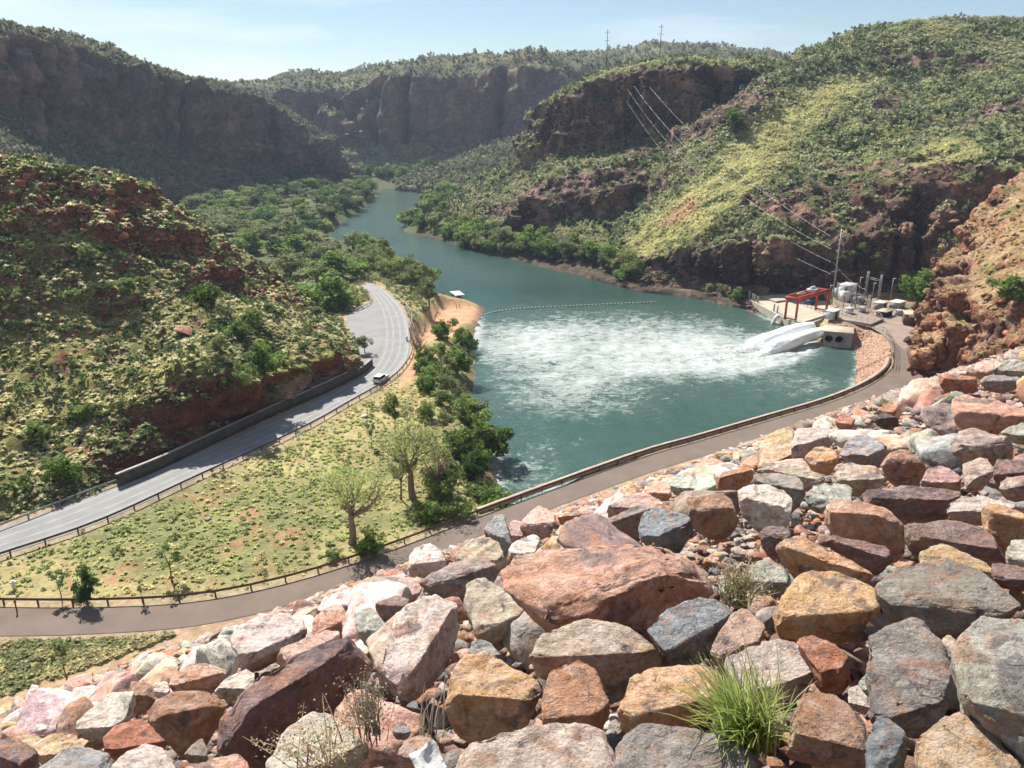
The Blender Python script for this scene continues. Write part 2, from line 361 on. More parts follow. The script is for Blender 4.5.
# low beach spit
pxg, pyg, dg = proj(np.c_[gX, gY, np.full(gX.shape, 4.)])
beach = pix_poly_mask(pxg, pyg, [(400, 338), (425, 318), (438, 299), (448, 296), (480, 298), (485, 307), (462, 316), (452, 330), (420, 345)], 3)*(dg > 0)
h = np.where(sd > 0, h*(1-beach)+np.minimum(h, 1.0)*beach, h)
idx = np.arange(len(gX)).reshape(GX.shape)
gF = np.stack([idx[:-1, :-1], idx[:-1, 1:], idx[1:, 1:], idx[1:, :-1]], -1).reshape(-1, 4)
C_straw = np.array((.33, .275, .13)); C_green = np.array((.18, .18, .08)); C_soil = np.array((.33, .19, .105)); C_sand = np.array((.50, .29, .17)); C_dirt = np.array((.33, .25, .18))
nA = fbm(p3/6, 4, 21)[:, None]; nB = fbm(p3/2.2, 4, 31)[:, None]; nC = fbm(p3/18, 3, 41)[:, None]
gc = C_straw+(C_green-C_straw)*sm(-.15, .5, nC+.4*nA); gc = gc+(C_soil-gc)*sm(.14, .4, nB*.6+nA*.5-.05)
gc = gc*(1-beach[:, None])+C_sand*beach[:, None]
near = (1-sm(.3, 2.8, droad))[:, None]*.75; gc = gc*(1-near)+C_dirt*near
path = pix_poly_mask(pxg, pyg, [(400, 372), (412, 352), (418, 330), (426, 330), (424, 350), (418, 380), (400, 392)], 3)[:, None]*.8; gc = gc*(1-path)+C_sand*path
dtoe = gX*DN[0]+gY*DN[1]; toe = (1-sm(DTOE+2, DTOE+5, dtoe))[:, None]; gc = gc*(1-toe*.8)+np.array((.38, .26, .17))*toe*.8; dam = (1-sm(DTOE-16, DTOE-3, dtoe))[:, None]; gc = gc*(1-dam)+np.array((.16, .11, .085))*dam
forest = sm(250, 300, gY)[:, None]*.75; gc = gc*(1-forest)+np.array((.10, .11, .045))*forest
rbk = ((gX > 25)&(gY > 225)&(gY < 335))[:, None]*(1-sm(8, 16, sd))[:, None]*((pxg < 775)&(pxg > 600))[:, None]*1.; gc = gc*(1-rbk*.9)+np.array((.10, .072, .058))*rbk*.9
wet = (1-sm(0, 3, sd))[:, None]*.7; gc = gc*(1-wet)+np.array((.09, .075, .055))*wet
fb = (sm(255, 285, gY)*(beach < .2))[:, None]*.85*(1-rbk); gc = gc*(1-fb)+np.array((.085, .10, .04))*fb
rev = pix_poly_mask(pxg, pyg, [(824, 322), (850, 322), (884, 334), (893, 360), (880, 378), (850, 392), (857, 372)], 2)[:, None]*(dg > 0)[:, None]; gc = gc*(1-rev)+np.array((.36, .23, .16))*rev
# the dam slope itself rises from the toe
dz = damz(gX, gY)-1.5+.7*(1-sm(1, 5, gX*DN[0]+gY*DN[1]))+.5*sm(40, 76, gX*DN[0]+gY*DN[1]); in_dam = (gX*DN[0]+gY*DN[1]) < DTOE+1.5
h = np.where(in_dam, np.maximum(np.minimum(dz, 60.)-.2, land), h); h = np.where((gX*DN[0]+gY*DN[1]) < -1.5, 54.6, h)
gV = np.c_[gX, gY, h]
ground = link('ground', new_mesh('ground', gV, gF, M['ground'], True, gc)); tag(ground, kind='structure')

def strip(name, A, B, z, m, kind='structure'):
    n = len(A); V = np.r_[A, B]; V[:, 2] = z; i = np.arange(n-1)
    Fq = np.stack([i, i+1, n+i+1, n+i], 1); o = link(name, new_mesh(name, V, Fq, m)); tag(o, kind=kind); return o
strip('lower_road', lowN, lowF, 5.0, M['asphalt2'])
strip('upper_road', upL, upU, 5.0, M['asphalt'])
def flat(name, P_, z, m):
    P_ = np.array(P_); bm = bmesh.new(); vs = [bm.verts.new((p[0], p[1], z)) for p in P_]; f = bm.faces.new(vs); f.normal_update()
    if f.normal.z < 0: f.normal_flip()
    bmesh.ops.triangulate(bm, faces=[f]); me = bpy.data.meshes.new(name); bm.to_mesh(me); bm.free(); me.materials.append(m); return link(name, me)
tag(flat('road_layby', bay, 4.996, M['asphalt']), kind='structure')
tag(flat('yard', yard, 5.004, M['gravel']), kind='structure')
for q_ in (.15, .36, .62, .85): cc_ = upL*(1-q_)+upU*q_; strip('wheel_track', offset(cc_, -.28), offset(cc_, .28), 5.008, M['wear'])
ins = offset(upL, .45); strip('road_edge_line', ins, offset(upL, .6), 5.006, M['line'])
mid = (upL+upU)/2; 

# ---- river
wx = axis(-60, 110, .9, -260, 260); wy = axis(85, 330, .9, 60, 1100)
WX, WY = np.meshgrid(wx, wy); X, Y = WX.ravel(), WY.ravel()
sw = poly_sd(X, Y, RIV); px, py, d_ = proj(np.c_[X, Y, 0*X])
def blob(cx, cy, rx, ry, rot=0, p=1.0):
    c, s = math.cos(R(rot)), math.sin(R(rot)); u = ((px-cx)*c+(py-cy)*s)/rx; v = (-(px-cx)*s+(py-cy)*c)/ry
    return np.exp(-(u*u+v*v)*p)
foam = .74*blob(690, 357, 115, 22, -2)+.8*blob(780, 352, 50, 12, -12)+.34*blob(545, 380, 85, 34, 12)+.30*blob(650, 400, 160, 34, 0)+.12*blob(700, 330, 160, 18)+.34*blob(520, 345, 60, 20)
foam += .42*blob(520, 470, 60, 40)+.38*blob(600, 330, 150, 22)+.32*blob(820, 385, 50, 20)+.22*blob(640, 312, 160, 10)+.5*blob(474, 322, 9, 18)
foam = np.clip(foam, 0, .86)*(1-.5*blob(835, 362, 24, 16))
foam += .27*sm(285, 330, py)+.32*(1-sm(0, 2.5, np.abs(sw)))*(py > 300)*(X > -5)
foam += .1*fbm(np.c_[X, Y, 0*X]/9, 3, 8)
foam = np.clip(foam, 0, 1)
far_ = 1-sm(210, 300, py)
zz = .62*np.clip(foam, 0, 1)*fbm(np.c_[X, Y, 0*X]/2.4, 3, 77)+.10*fbm(np.c_[X, Y, 0*X]/3.5, 2, 78)*sm(170, 300, py)
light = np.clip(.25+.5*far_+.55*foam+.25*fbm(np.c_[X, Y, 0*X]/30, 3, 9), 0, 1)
idx = np.arange(len(X)).reshape(WX.shape); wF = np.stack([idx[:-1, :-1], idx[:-1, 1:], idx[1:, 1:], idx[1:, :-1]], -1).reshape(-1, 4)
keep = (sw[wF].min(1) < 4); wF = wF[keep]
used_v = np.unique(wF); remap = np.full(len(X), -1); remap[used_v] = np.arange(len(used_v))
river = link('river', new_mesh('river', np.c_[X, Y, zz][used_v], remap[wF], M['water'], True, np.c_[foam, light, 0*foam][used_v])); tag(river, kind='structure')

# ------------------------------------------------------------------ hills: lofted control grids
def cr_matrix(n, m):
    W = np.zeros((m, n)); s = np.linspace(0, n-1, m)
    for r, x in enumerate(s):
        i = min(int(x), n-2); t = x-i
        w = [.5*(-t+2*t*t-t**3), .5*(2-5*t*t+3*t**3), .5*(t+4*t*t-3*t**3), .5*(-t*t+t**3)]
        for k, q in zip((i-1, i, i+1, i+2), w):
            if k < 0: W[r, 0] += 2*q; W[r, 1] -= q
            elif k > n-1: W[r, n-1] += 2*q; W[r, n-2] -= q
            else: W[r, k] += q
    return W
HILLS = []
def loft(name, cols, nu, nv, zb=5.0, back=((25, -8), (70, -45)), disp=None, colour=None, m='hill', base_y=None):
    """cols: [(px, base, (py,Y), ...)], base = py on plane zb, or (py,Y)."""
    G = []
    for c in cols:
        col = []
        for e in c[1:]:
            if hasattr(e, '__len__'): col.append(atY(c[0], *e))
            else: col.append(at(c[0], e, zb))
        dv = col[-1][:2]/np.linalg.norm(col[-1][:2])
        for (b, dz_) in back: q = col[-1].copy() if len(col) == len(c)-1 else col[len(c)-2].copy(); q[:2] += dv*b; q[2] += dz_; col.append(q)
        f = col[0].copy(); f[:2] -= f[:2]/np.linalg.norm(f[:2])*3; f[2] = zb-3.0; col.insert(0, f)
        G.append(col)
    G = np.array(G)                                             # (cols, rows, 3)
    Wc = cr_matrix(G.shape[0], nu); Wr = cr_matrix(G.shape[1], nv)
    S = np.einsum('ac,bd,cdk->abk', Wc, Wr, G)                  # (nu,nv,3)
    def normals(S):
        du = np.gradient(S, axis=0); dv = np.gradient(S, axis=1); n = np.cross(du, dv); n /= np.linalg.norm(n, axis=2)[..., None]+1e-9; return n
    n0 = normals(S)
    flip = -1 if n0[..., 2].mean() < 0 else 1; n0 = n0*flip
    V = S.reshape(-1, 3); N0 = n0.reshape(-1, 3)
    steep0 = 1-np.clip(N0[:, 2], 0, 1)
    V = V+disp(V, N0, steep0)
    S2 = V.reshape(S.shape); n1 = (normals(S2)*flip).reshape(-1, 3)
    px_, py_, dd = proj(V)
    C_ = colour(V, n1, px_, py_)
    idx = np.arange(nu*nv).reshape(nu, nv); Fq = np.stack([idx[:-1, :-1], idx[1:, :-1], idx[1:, 1:], idx[:-1, 1:]], -1).reshape(-1, 4)
    if flip < 0: Fq = Fq[:, ::-1]
    o = link(name, new_mesh(name, V, Fq, M[m], True, C_)); tag(o, kind='structure')
    H = dict(name=name, V=V, F=Fq, n=n1, C=C_, px=px_, py=py_); HILLS.append(H); return H

def mixc(a, b, f): f = np.asarray(f)[:, None]; return a*(1-f)+np.asarray(b)*f
ROCKR = np.array((.20, .085, .055)); ROCKD = np.array((.105, .068, .058)); ROCKL = np.array((.34, .21, .15)); GR_Y = np.array((.27, .25, .085)); GR_G = np.array((.105, .125, .045)); SOIL = np.array((.27, .135, .08))
def ecolour(V, n, px, py):
    st = 1-n[:, 2]; a = fbm(V/7, 4, 51); b = fbm(V/2.5, 4, 52); k = ridged(V*np.array([.12, .12, .25]), 4, 55)
    g = mixc(np.tile(GR_Y, (len(V), 1)), GR_G, sm(-.1, .5, a)); g = mixc(g, SOIL, sm(.1, .4, b+.2*a))
    r = mixc(np.tile(ROCKR, (len(V), 1)), ROCKL, sm(.1, .6, b)*.7); r = mixc(r, ROCKD, sm(-.1, -.5, k)*.6)
    rock = sm(.34, .5, st+.16*b)
    band = pix_poly_mask(px, py, [(-150, 160), (0, 168), (60, 180), (130, 193), (175, 218), (230, 262), (310, 305), (325, 315), (300, 312), (250, 300), (187, 276), (94, 234), (0, 205), (-150, 190)], 5)
    cut = pix_poly_mask(px, py, [(95, 440), (130, 402), (190, 378), (270, 395), (275, 425), (240, 440), (120, 485), (95, 478)], 10)
    scree = pix_poly_mask(px, py, [(285, 380), (330, 372), (345, 380), (330, 392), (285, 412)], 4)
    g = mixc(g, (.12, .05, .035), cut*.9); r = mixc(r, (.12, .05, .035), cut*.6)
    c = mixc(g, r, np.clip(rock+.8*band*sm(-.4, .1, a+b*.5), 0, 1)); c = mixc(c, (.34, .23, .18), scree)
    return c
def edisp(V, n, st):
    px, py, d = proj(V)
    band = pix_poly_mask(px, py, [(-150, 155), (0, 160), (60, 170), (130, 182), (175, 208), (230, 252), (310, 300), (300, 312), (250, 300), (187, 278), (94, 236), (0, 208), (-150, 190)], 6)
    am = 1.3+2.6*band+2.2*sm(.3, .6, st)
    f = fbm(V/16, 3, 61)*2.6+ridged(V/4.5, 3, 66)*.55+ridged(V*np.array([.16, .16, .1]), 4, 62)*am*.75+am*.6*np.round(fbm(V*np.array([.1, .1, .5]), 2, 65)*3)/3
    e = sm(4.2, 7.5, V[:, 2])[:, None]
    return n*f[:, None]*e
EH = loft('red_hill', [
    (-420, 690, (520, 84), (400, 102), (270, 125), (174, 150)),
    (-240, 622, (490, 96), (375, 114), (262, 136), (169, 158)),
    (-120, 573, (465, 104), (355, 123), (255, 146), (167, 165)),
    (0, 518, (430, 115), (345, 136), (238, 155), (171, 173)),
    (60, 500, (425, 119), (335, 142), (236, 163), (180, 179)),
    (130, 474, (412, 121), (335, 149), (240, 172), (192, 188)),
    (200, 444, (372, 128), (315, 158), (265, 182), (237, 200)),
    (260, 415, (362, 140), (315, 170), (290, 195), (271, 215)),
    (310, 393, (358, 150), (328, 180), (312, 207), (311, 231)),
    (338, 379, (352, 160), (337, 183), (326, 207), (325, 228)),
    (352, 374, (372, 158), (360, 178), (350, 195), (349, 215))], 300, 230, back=((20, -6), (55, -40)), disp=edisp, colour=ecolour, zb=5.0)

def cliff_disp(a1, a2, seed, lo=20., fr=.035, low=4.):
    def f(V, n, st):
        cl = sm(.30, .55, st)
        q = V*np.array([fr, fr, fr*.28])
        w = ridged(q, 5, seed)*(a1*cl+a2)+fbm(V/lo, 3, seed+9)*low
        w -= cl*a1*1.1*np.clip(1-np.abs(vnoise(V*np.array([fr*1.7, fr*1.7, fr*.2]), seed+21))*5, 0, 1)
        w += cl*a1*.6*np.round(fbm(V*np.array([fr*.5, fr*.5, fr*3.4]), 2, seed+4)*6)/6+(.35+.65*cl)*a1*.3*ridged(V*fr*3.2, 4, seed+6)
        e = sm(3, 9, V[:, 2])[:, None]
        if a2 in (1.3, 1.9):
            rk = rockmask(*proj(V)[:2]); w += rk*(2.6*ridged(V*np.array([.13, .13, .09]), 4, seed+31)+2.2*np.floor(fbm(V*np.array([.05, .05, .28]), 2, seed+33)*6)/6)
        d = n*w[:, None]*e; return d
    return f
def far_colour(seed, rock, grass, gy, s=25., rl=ROCKL):
    def f(V, n, px, py):
        st = 1-n[:, 2]; a = fbm(V/s, 4, seed); b = fbm(V/(s*.35), 4, seed+1); v = fbm(V*np.array([.08, .08, .02]), 4, seed+3)
        g = mixc(np.tile(np.array(gy), (len(V), 1)), grass, sm(-.3, .3, a+.4*b)); r = mixc(np.tile(np.array(rock), (len(V), 1)), rl, sm(-.1, .5, v+.5*b)*.6)
        return mixc(g, r, sm(.28, .46, st+.14*b))
    return f
loft('left_cliff_hill', [
    (-420, (150, 240), (110, 330), (20, 345), (6, 400)),
    (-200, (170, 290), (105, 385), (30, 402), (11, 450)),
    (-60, (175, 335), (105, 440), (40, 458), (19, 515)),
    (0, (180, 352), (110, 455), (40, 472), (26, 530)),
    (60, (185, 410), (128, 490), (52, 505), (35, 550)),
    (120, (190, 465), (143, 535), (70, 550), (56, 590)),
    (180, (192, 520), (150, 580), (86, 592), (76, 625)),
    (230, (192, 565), (160, 610), (97, 622), (89, 650)),
    (270, (192, 600), (165, 640), (112, 650), (106, 670)),
    (300, (191, 630), (172, 655), (134, 662), (127, 680)),
    (325, (190, 655), (178, 670), (159, 675), (155, 690)),
    (343, (189, 672), (185, 682), (174, 686), (171, 695)),
    (354, (189, 690), (188, 698), (187, 702), (192, 708))], 560, 200, zb=3, back=((40, -6), (120, -70)),
    disp=cliff_disp(15, 2.5, 100, 45, .026, 8), colour=far_colour(110, (.185, .118, .100), (.13, .14, .085), (.24, .20, .115), 22), m='far')
loft('back_cliffs', [
    (60, (178, 860), (150, 920), (92, 945), (93, 1050)),
    (180, (178, 850), (152, 905), (92, 935), (90, 1030)),
    (240, (178, 845), (150, 900), (91, 930), (88, 1010)),
    (300, (178, 840), (150, 895), (92, 925), (87, 1000)),
    (350, (178, 830), (150, 885), (90, 915), (84, 990)),
    (385, (178, 820), (152, 875), (79, 905), (72, 985)),
    (440, (178, 815), (150, 865), (76, 895), (69, 980)),
    (480, (178, 810), (148, 860), (70, 890), (67, 980)),
    (530, (178, 800), (138, 850), (64, 890), (61, 1000)),
    (560, (178, 790), (125, 850), (68, 900), (60, 1030)),
    (600, (176, 770), (115, 850), (68, 930), (58, 1080)),
    (650, (176, 760), (105, 850), (60, 960), (51, 1120)),
    (700, (176, 760), (100, 850), (58, 970), (48, 1130)),
    (760, (176, 760), (100, 850), (63, 970), (56, 1120)),
    (820, (176, 760), (100, 850), (72, 960), (67, 1100)),
    (980, (176, 760), (100, 850), (85, 960), (85, 1100)),
    (1250, (176, 760), (110, 850), (95, 960), (95, 1100))], 420, 130, zb=3, back=((150, -4), (500, -90)),
    disp=cliff_disp(26, 5, 200, 90, .014, 20), colour=far_colour(210, (.16, .10, .09), (.12, .14, .08), (.20, .19, .10), 40), m='far')
loft('green_foothill', [
    (395, (186, 690), (184, 700), (182, 715), (181, 730)),
    (430, (186, 650), (182, 670), (178, 700), (174, 730)),
    (460, (188, 600), (176, 640), (165, 690), (160, 730)),
    (490, (192, 560), (175, 610), (157, 680), (150, 730)),
    (530, (200, 520), (170, 590), (148, 660), (138, 720)),
    (590, (200, 500), (165, 580), (140, 650), (125, 700))], 120, 60, zb=2, back=((40, -6), (90, -50)),
    disp=cliff_disp(4, 1.5, 250, 40, .05, 6), colour=far_colour(260, (.17, .12, .09), (.09, .12, .045), (.22, .22, .085), 20), m='far')

ROCKP = [([(455, 218), (500, 202), (560, 176), (600, 166), (640, 162), (662, 172), (650, 190), (620, 206), (590, 216), (555, 224), (500, 217), (470, 226)], 5),
 ([(536, 130), (560, 100), (600, 80), (660, 65), (740, 70), (772, 78), (775, 100), (760, 112), (735, 130), (690, 142), (660, 152), (640, 165), (600, 152), (560, 150), (540, 142)], 5),
 ([(878, 52), (940, 54), (992, 61), (994, 71), (930, 68), (878, 61)], 3), ([(868, 100), (900, 94), (906, 110), (874, 116)], 4), ([(950, 125), (985, 106), (1030, 96), (1030, 113), (990, 120), (960, 131)], 4),
 ([(738, 193), (790, 186), (805, 180), (850, 166), (880, 158), (930, 158), (975, 163), (1015, 180), (1005, 215), (975, 238), (930, 244), (880, 248), (830, 244), (800, 230), (770, 214), (742, 208)], 7),
 ([(650, 290), (657, 264), (690, 250), (715, 243), (752, 239), (778, 248), (790, 262), (830, 258), (880, 262), (905, 285), (880, 300), (770, 300), (745, 296), (696, 294)], 5),
 ([(835, 175), (870, 165), (930, 150), (960, 140), (968, 148), (930, 162), (880, 176), (840, 186)], 4)]
def rockmask(px, py, w_=0): 
    m_ = np.zeros(len(px))
    for pl_, s_ in ROCKP: m_ = np.maximum(m_, pix_poly_mask(px, py, pl_, s_))
    return m_
def spur(px, py):   # dry yellow grass on the long spur
    return np.maximum(pix_poly_mask(px, py, [(615, 262), (640, 225), (700, 175), (760, 120), (800, 96), (850, 78), (880, 78), (850, 100), (800, 130), (770, 175), (745, 195), (700, 235), (660, 250), (640, 275)], 9),
                      pix_poly_mask(px, py, [(905, 170), (930, 140), (960, 135), (985, 150), (950, 165)], 6))
def rcolour(V, n, px, py):
    st = 1-n[:, 2]; a = fbm(V/18, 4, 301); b = fbm(V/5, 4, 302); v = fbm(V*np.array([.2, .2, .06]), 4, 303)
    g = mixc(np.tile(np.array((.105, .125, .048)), (len(V), 1)), (.19, .19, .07), sm(-.2, .4, a+.4*b)); g = mixc(g, SOIL, sm(.22, .5, b)*.6)
    sp_ = spur(px, py)*sm(-.5, .0, b); g = mixc(g, (.34, .32, .12), sp_*.9)
    g = mixc(g, (.36, .19, .12), pix_poly_mask(px, py, [(655, 225), (690, 196), (700, 205), (672, 228)], 4)*.8)
    r = mixc(np.tile(np.array((.10, .068, .058)), (len(V), 1)), (.33, .21, .155), sm(-.1, .35, v+.5*b)*.85); r = mixc(r, (.06, .05, .05), sm(.15, .5, fbm(V*np.array([.3, .3, .05]), 3, 306))*.6)
    r = mixc(r, (.20, .10, .065), pix_poly_mask(px, py, [(760, 200), (960, 150), (1040, 200), (960, 250), (780, 250)], 20)*.35)
    low = (1-sm(3.5, 8, V[:, 2]+1.5*b)); g = mixc(g, (.10, .075, .06), low*.9); rk = rockmask(px, py)*sm(-.45, -.05, a+.6*b); return mixc(g, r, sm(.3, .46, st+.18*b-.25*sp_+.45*rk-.06))
loft('bluff_hill', [
    (415, 234, (232, 435), (231, 440), (229, 455), (226, 462), (228, 470)),
    (440, 238, (231, 425), (228, 432), (222, 450), (217, 460), (217, 470)),
    (470, 247, (235, 392), (225, 402), (202, 435), (193, 448), (191, 465)),
    (500, 254, (240, 380), (222, 392), (190, 432), (177, 444), (174, 462)),
    (520, 259, (238, 372), (210, 386), (178, 430), (162, 441), (159, 456)),
    (545, 265, (235, 360), (195, 378), (160, 425), (119, 436), (113, 450)),
    (570, 271, (228, 352), (184, 373), (150, 415), (99, 426), (93, 445)),
    (620, 281, (222, 343), (170, 363), (146, 405), (80, 415), (75, 440)),
    (680, 292, (208, 348), (166, 366), (136, 400), (71, 410), (64, 435)),
    (740, 300, (190, 353), (160, 370), (122, 398), (76, 408), (66, 430)),
    (790, 302, (172, 358), (150, 376), (112, 400), (86, 410), (70, 430)),
    (870, 302, (170, 358), (150, 376), (120, 400), (96, 412), (80, 430))], 380, 260, zb=.6, back=((30, -3), (120, -60)),
    disp=cliff_disp(10, 1.3, 300, 26, .05, 3.5), colour=rcolour)
loft('long_spur_hill', [
    (585, 273, (270, 306), (266, 310), (262, 318), (259, 324), (257, 330), (260, 336)),
    (610, 279, (272, 298), (264, 304), (256, 312), (248, 322), (243, 330), (245, 340)),
    (640, 286, (279, 288), (262, 292), (240, 308), (216, 326), (196, 345), (193, 360)),
    (690, 292, (284, 272), (250, 281), (214, 300), (172, 330), (142, 356), (135, 372)),
    (740, 302, (291, 262), (248, 269), (205, 290), (150, 330), (113, 361), (103, 382)),
    (790, 306, (286, 256), (240, 263), (195, 288), (140, 330), (98, 371), (67, 405)),
    (850, 304, (281, 252), (226, 262), (180, 287), (130, 330), (88, 376), (44, 430)),
    (910, 304, (274, 250), (192, 265), (160, 287), (120, 332), (83, 381), (29, 432)),
    (960, 306, (270, 244), (182, 262), (150, 283), (115, 328), (78, 380), (25, 432)),
    (1020, 310, (262, 238), (172, 260), (140, 282), (110, 324), (73, 376), (30, 428)),
    (1110, 320, (258, 230), (166, 256), (135, 278), (105, 320), (68, 370), (35, 425)),
    (1300, 340, (262, 215), (180, 245), (150, 270), (110, 312), (70, 360), (45, 415))], 420, 320, zb=1.5, back=((40, -2), (160, -60)),
    disp=cliff_disp(9.0, 1.9, 400, 26, .06, 4.5), colour=rcolour)
def icolour(V, n, px, py):
    st = 1-n[:, 2]; a = fbm(V/9, 4, 501); b = fbm(V/2.5, 4, 502); v = fbm(V*np.array([.35, .35, .12]), 4, 503)
    g = mixc(np.tile(np.array((.36, .25, .14)), (len(V), 1)), (.20, .18, .08), sm(.1, .5, a)); g = mixc(g, (.30, .16, .09), sm(.0, .4, b)*.7)
    r = mixc(np.tile(np.array((.30, .145, .085)), (len(V), 1)), (.11, .07, .06), sm(-.05, .35, v+.3*a)*.85); r = mixc(r, (.40, .26, .18), sm(.25, .6, b)*.5)
    return mixc(g, r, sm(.26, .4, st+.14*b))
loft('red_rock_outcrop', [
    (914, 362, (363, 160), (356, 164), (355, 170), (353, 178)),
    (924, 370, (360, 153), (352, 158), (346, 164), (341, 176)),
    (932, 374, (354, 152), (332, 158), (318, 166), (308, 180)),
    (952, (378, 147), (340, 151), (308, 158), (290, 168), (276, 184)),
    (975, (385, 141), (328, 147), (288, 156), (263, 170), (244, 190)),
    (1024, (398, 131), (318, 142), (270, 153), (230, 174), (188, 206)),
    (1100, (415, 121), (308, 134), (248, 148), (198, 174), (150, 210)),
    (1300, (440, 104), (298, 123), (222, 144), (168, 176), (120, 215))], 220, 150, zb=4.2, back=((12, -1), (40, -20)),
    disp=cliff_disp(4.2, 1.0, 500, 12, .13, 1.4), colour=icolour)

# combined terrain for ray casts
_v = [gV]; _f = [gF]; n_ = len(gV)
for H in HILLS: _v.append(H['V']); _f.append(H['F']+n_); n_ += len(H['V'])
BVH = BVHTree.FromPolygons(np.concatenate(_v).tolist(), np.concatenate(_f).tolist())
def hit(px, py):
    r = ray(px, py); r = r/np.linalg.norm(r); q = BVH.ray_cast(Vector((0, 0, CAMZ))+Vector(r)*60, Vector(r), 3000)
    return np.array(q[0]) if q[0] is not None else None
def drop(x, y, z0=300):
    q = BVH.ray_cast(Vector((x, y, z0)), Vector((0, 0, -1)), 500); return np.array(q[0]) if q[0] is not None else np.array([x, y, 5.])
print('TIME p2.py', round(time.time()-T0, 1))
# ------------------------------------------------------------------ vegetation
def tmpl_tuft(rs, n=20):
    """spinifex hummock: blades radiating from the middle to a dome"""
    V = []; Fq = []; T = []
    for i in range(n):
        a = rs.uniform(0, 2*PI); e = rs.uniform(.08, 1.4); r = rs.uniform(.75, 1.1)
        d = np.array([math.cos(a)*math.cos(e), math.sin(a)*math.cos(e), .75*math.sin(e)])*r*.55
        b = np.array([math.cos(a), math.sin(a), 0])*rs.uniform(0, .22); s = np.array([-math.sin(a), math.cos(a), 0])*rs.uniform(.10, .18)
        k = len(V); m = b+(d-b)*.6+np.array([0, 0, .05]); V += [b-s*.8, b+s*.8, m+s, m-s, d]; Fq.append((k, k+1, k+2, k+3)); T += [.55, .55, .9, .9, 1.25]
        Fq.append((k+3, k+2, k+4, k+4))
    F4 = np.array([f for f in Fq if f[2] != f[3]]); F3 = np.array([f[:3] for f in Fq if f[2] == f[3]])
    return np.array(V), F3, F4, np.array(T)
def tmpl_shrub(rs, n=34, flat_=.8, size=.17, lobes=4):
    """leafy clump of small leaf faces in a few lobes"""
    V = []; Fq = []; T = []
    L_ = [(rs.normal(0, .22, 3)*np.array([1, 1, .6])+np.array([0, 0, .42])) for _ in range(lobes)]
    for i in range(n):
        c = L_[i % lobes]; d = rs.normal(0, 1, 3); d /= np.linalg.norm(d); p = c+d*rs.uniform(.12, .30)*np.array([1, 1, flat_]); p[2] = max(p[2], .02)
        nrm = d+rs.normal(0, .5, 3); nrm /= np.linalg.norm(nrm); x = np.cross(nrm, rs.normal(0, 1, 3)); x /= np.linalg.norm(x); y = np.cross(nrm, x)
        s = size*rs.uniform(.6, 1.2); k = len(V); V += [p-x*s, p+y*s*.7, p+x*s, p-y*s*.7]; Fq.append((k, k+1, k+2, k+3)); T += [rs.uniform(.8, 1.2)]*4
    return np.array(V), np.zeros((0, 3), int), np.array(Fq), np.array(T)
def scatter(name, tm, pos, scl, cols, m, zs=1.0, rs=RS, parent=None):
    pos = np.asarray(pos); n = len(pos); kind = rs.randint(0, len(tm), n); rot = rs.uniform(0, 2*PI, n); Vs, F3s, F4s, Cs = [], [], [], []; off = 0
    for k, (V, F3, F4, T) in enumerate(tm):
        I = np.where(kind == k)[0]
        if not len(I): continue
        ca, sa = np.cos(rot[I])[:, None], np.sin(rot[I])[:, None]; s = np.asarray(scl)[I][:, None]
        x = (V[None, :, 0]*ca-V[None, :, 1]*sa)*s; y = (V[None, :, 0]*sa+V[None, :, 1]*ca)*s; z = V[None, :, 2]*s*zs
        W = np.stack([x, y, z], -1)+pos[I][:, None, :]; Vs.append(W.reshape(-1, 3)); nv = len(V)
        o = off+np.arange(len(I))[:, None, None]*nv
        if len(F3): F3s.append((F3[None]+o).reshape(-1, 3))
        if len(F4): F4s.append((F4[None]+o).reshape(-1, 4))
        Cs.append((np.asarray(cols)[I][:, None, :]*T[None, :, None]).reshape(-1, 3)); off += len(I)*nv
    fs = [np.concatenate(q) for q in (F3s, F4s) if q]
    return link(name, new_mesh(name, np.concatenate(Vs), fs, m, False, np.concatenate(Cs)), parent)
TUFT = [tmpl_tuft(RS) for _ in range(5)]; SHRUB = [tmpl_shrub(RS) for _ in range(5)]; SHRUBF = [tmpl_shrub(RS, 14, .9, .27, 3) for _ in range(5)]

def sample_hill(H, n, steepmax=.55, rnd=RS, steepmin=-1):
    V, Fq = H['V'], H['F']; c = V[Fq].mean(1); nn_ = H['n'][Fq].mean(1); px, py, d = proj(c)
    ar = .5*np.linalg.norm(np.cross(V[Fq[:, 2]]-V[Fq[:, 0]], V[Fq[:, 3]]-V[Fq[:, 1]]), axis=1)
    view = c-np.array([0, 0, CAMZ]); view /= np.linalg.norm(view, axis=1)[:, None]; fac = -(view*nn_).sum(1)
    st = 1-nn_[:, 2]+.12*fbm(c/6, 3, 600)
    w_ = ar*((1-.85*rockmask(px, py)*sm(-.5, -.1, fbm(c/14, 3, 333))) if H['name'] in ('long_spur_hill', 'bluff_hill') and steepmin < 0 else 1)*(px > -60)*(px < 1084)*(py > -40)*(py < 780)*(c[:, 2] > 4)*sm(-.25, .0, fac)*(1-sm(steepmax-.12, steepmax, st))*(st > steepmin)
    k = rnd.choice(len(Fq), n, p=w_/w_.sum()); a, b = rnd.uniform(0, 1, (2, n)); q = V[Fq[k]]
    p = q[:, 0]*((1-a)*(1-b))[:, None]+q[:, 1]*(a*(1-b))[:, None]+q[:, 2]*(a*b)[:, None]+q[:, 3]*((1-a)*b)[:, None]
    return p, H['C'][Fq[k, 0]], px[k], py[k]
HD = {h_['name']: h_ for h_ in HILLS}
def jit(c, amt, n): return c*(1+RS.uniform(-amt, amt, (n, 1)))
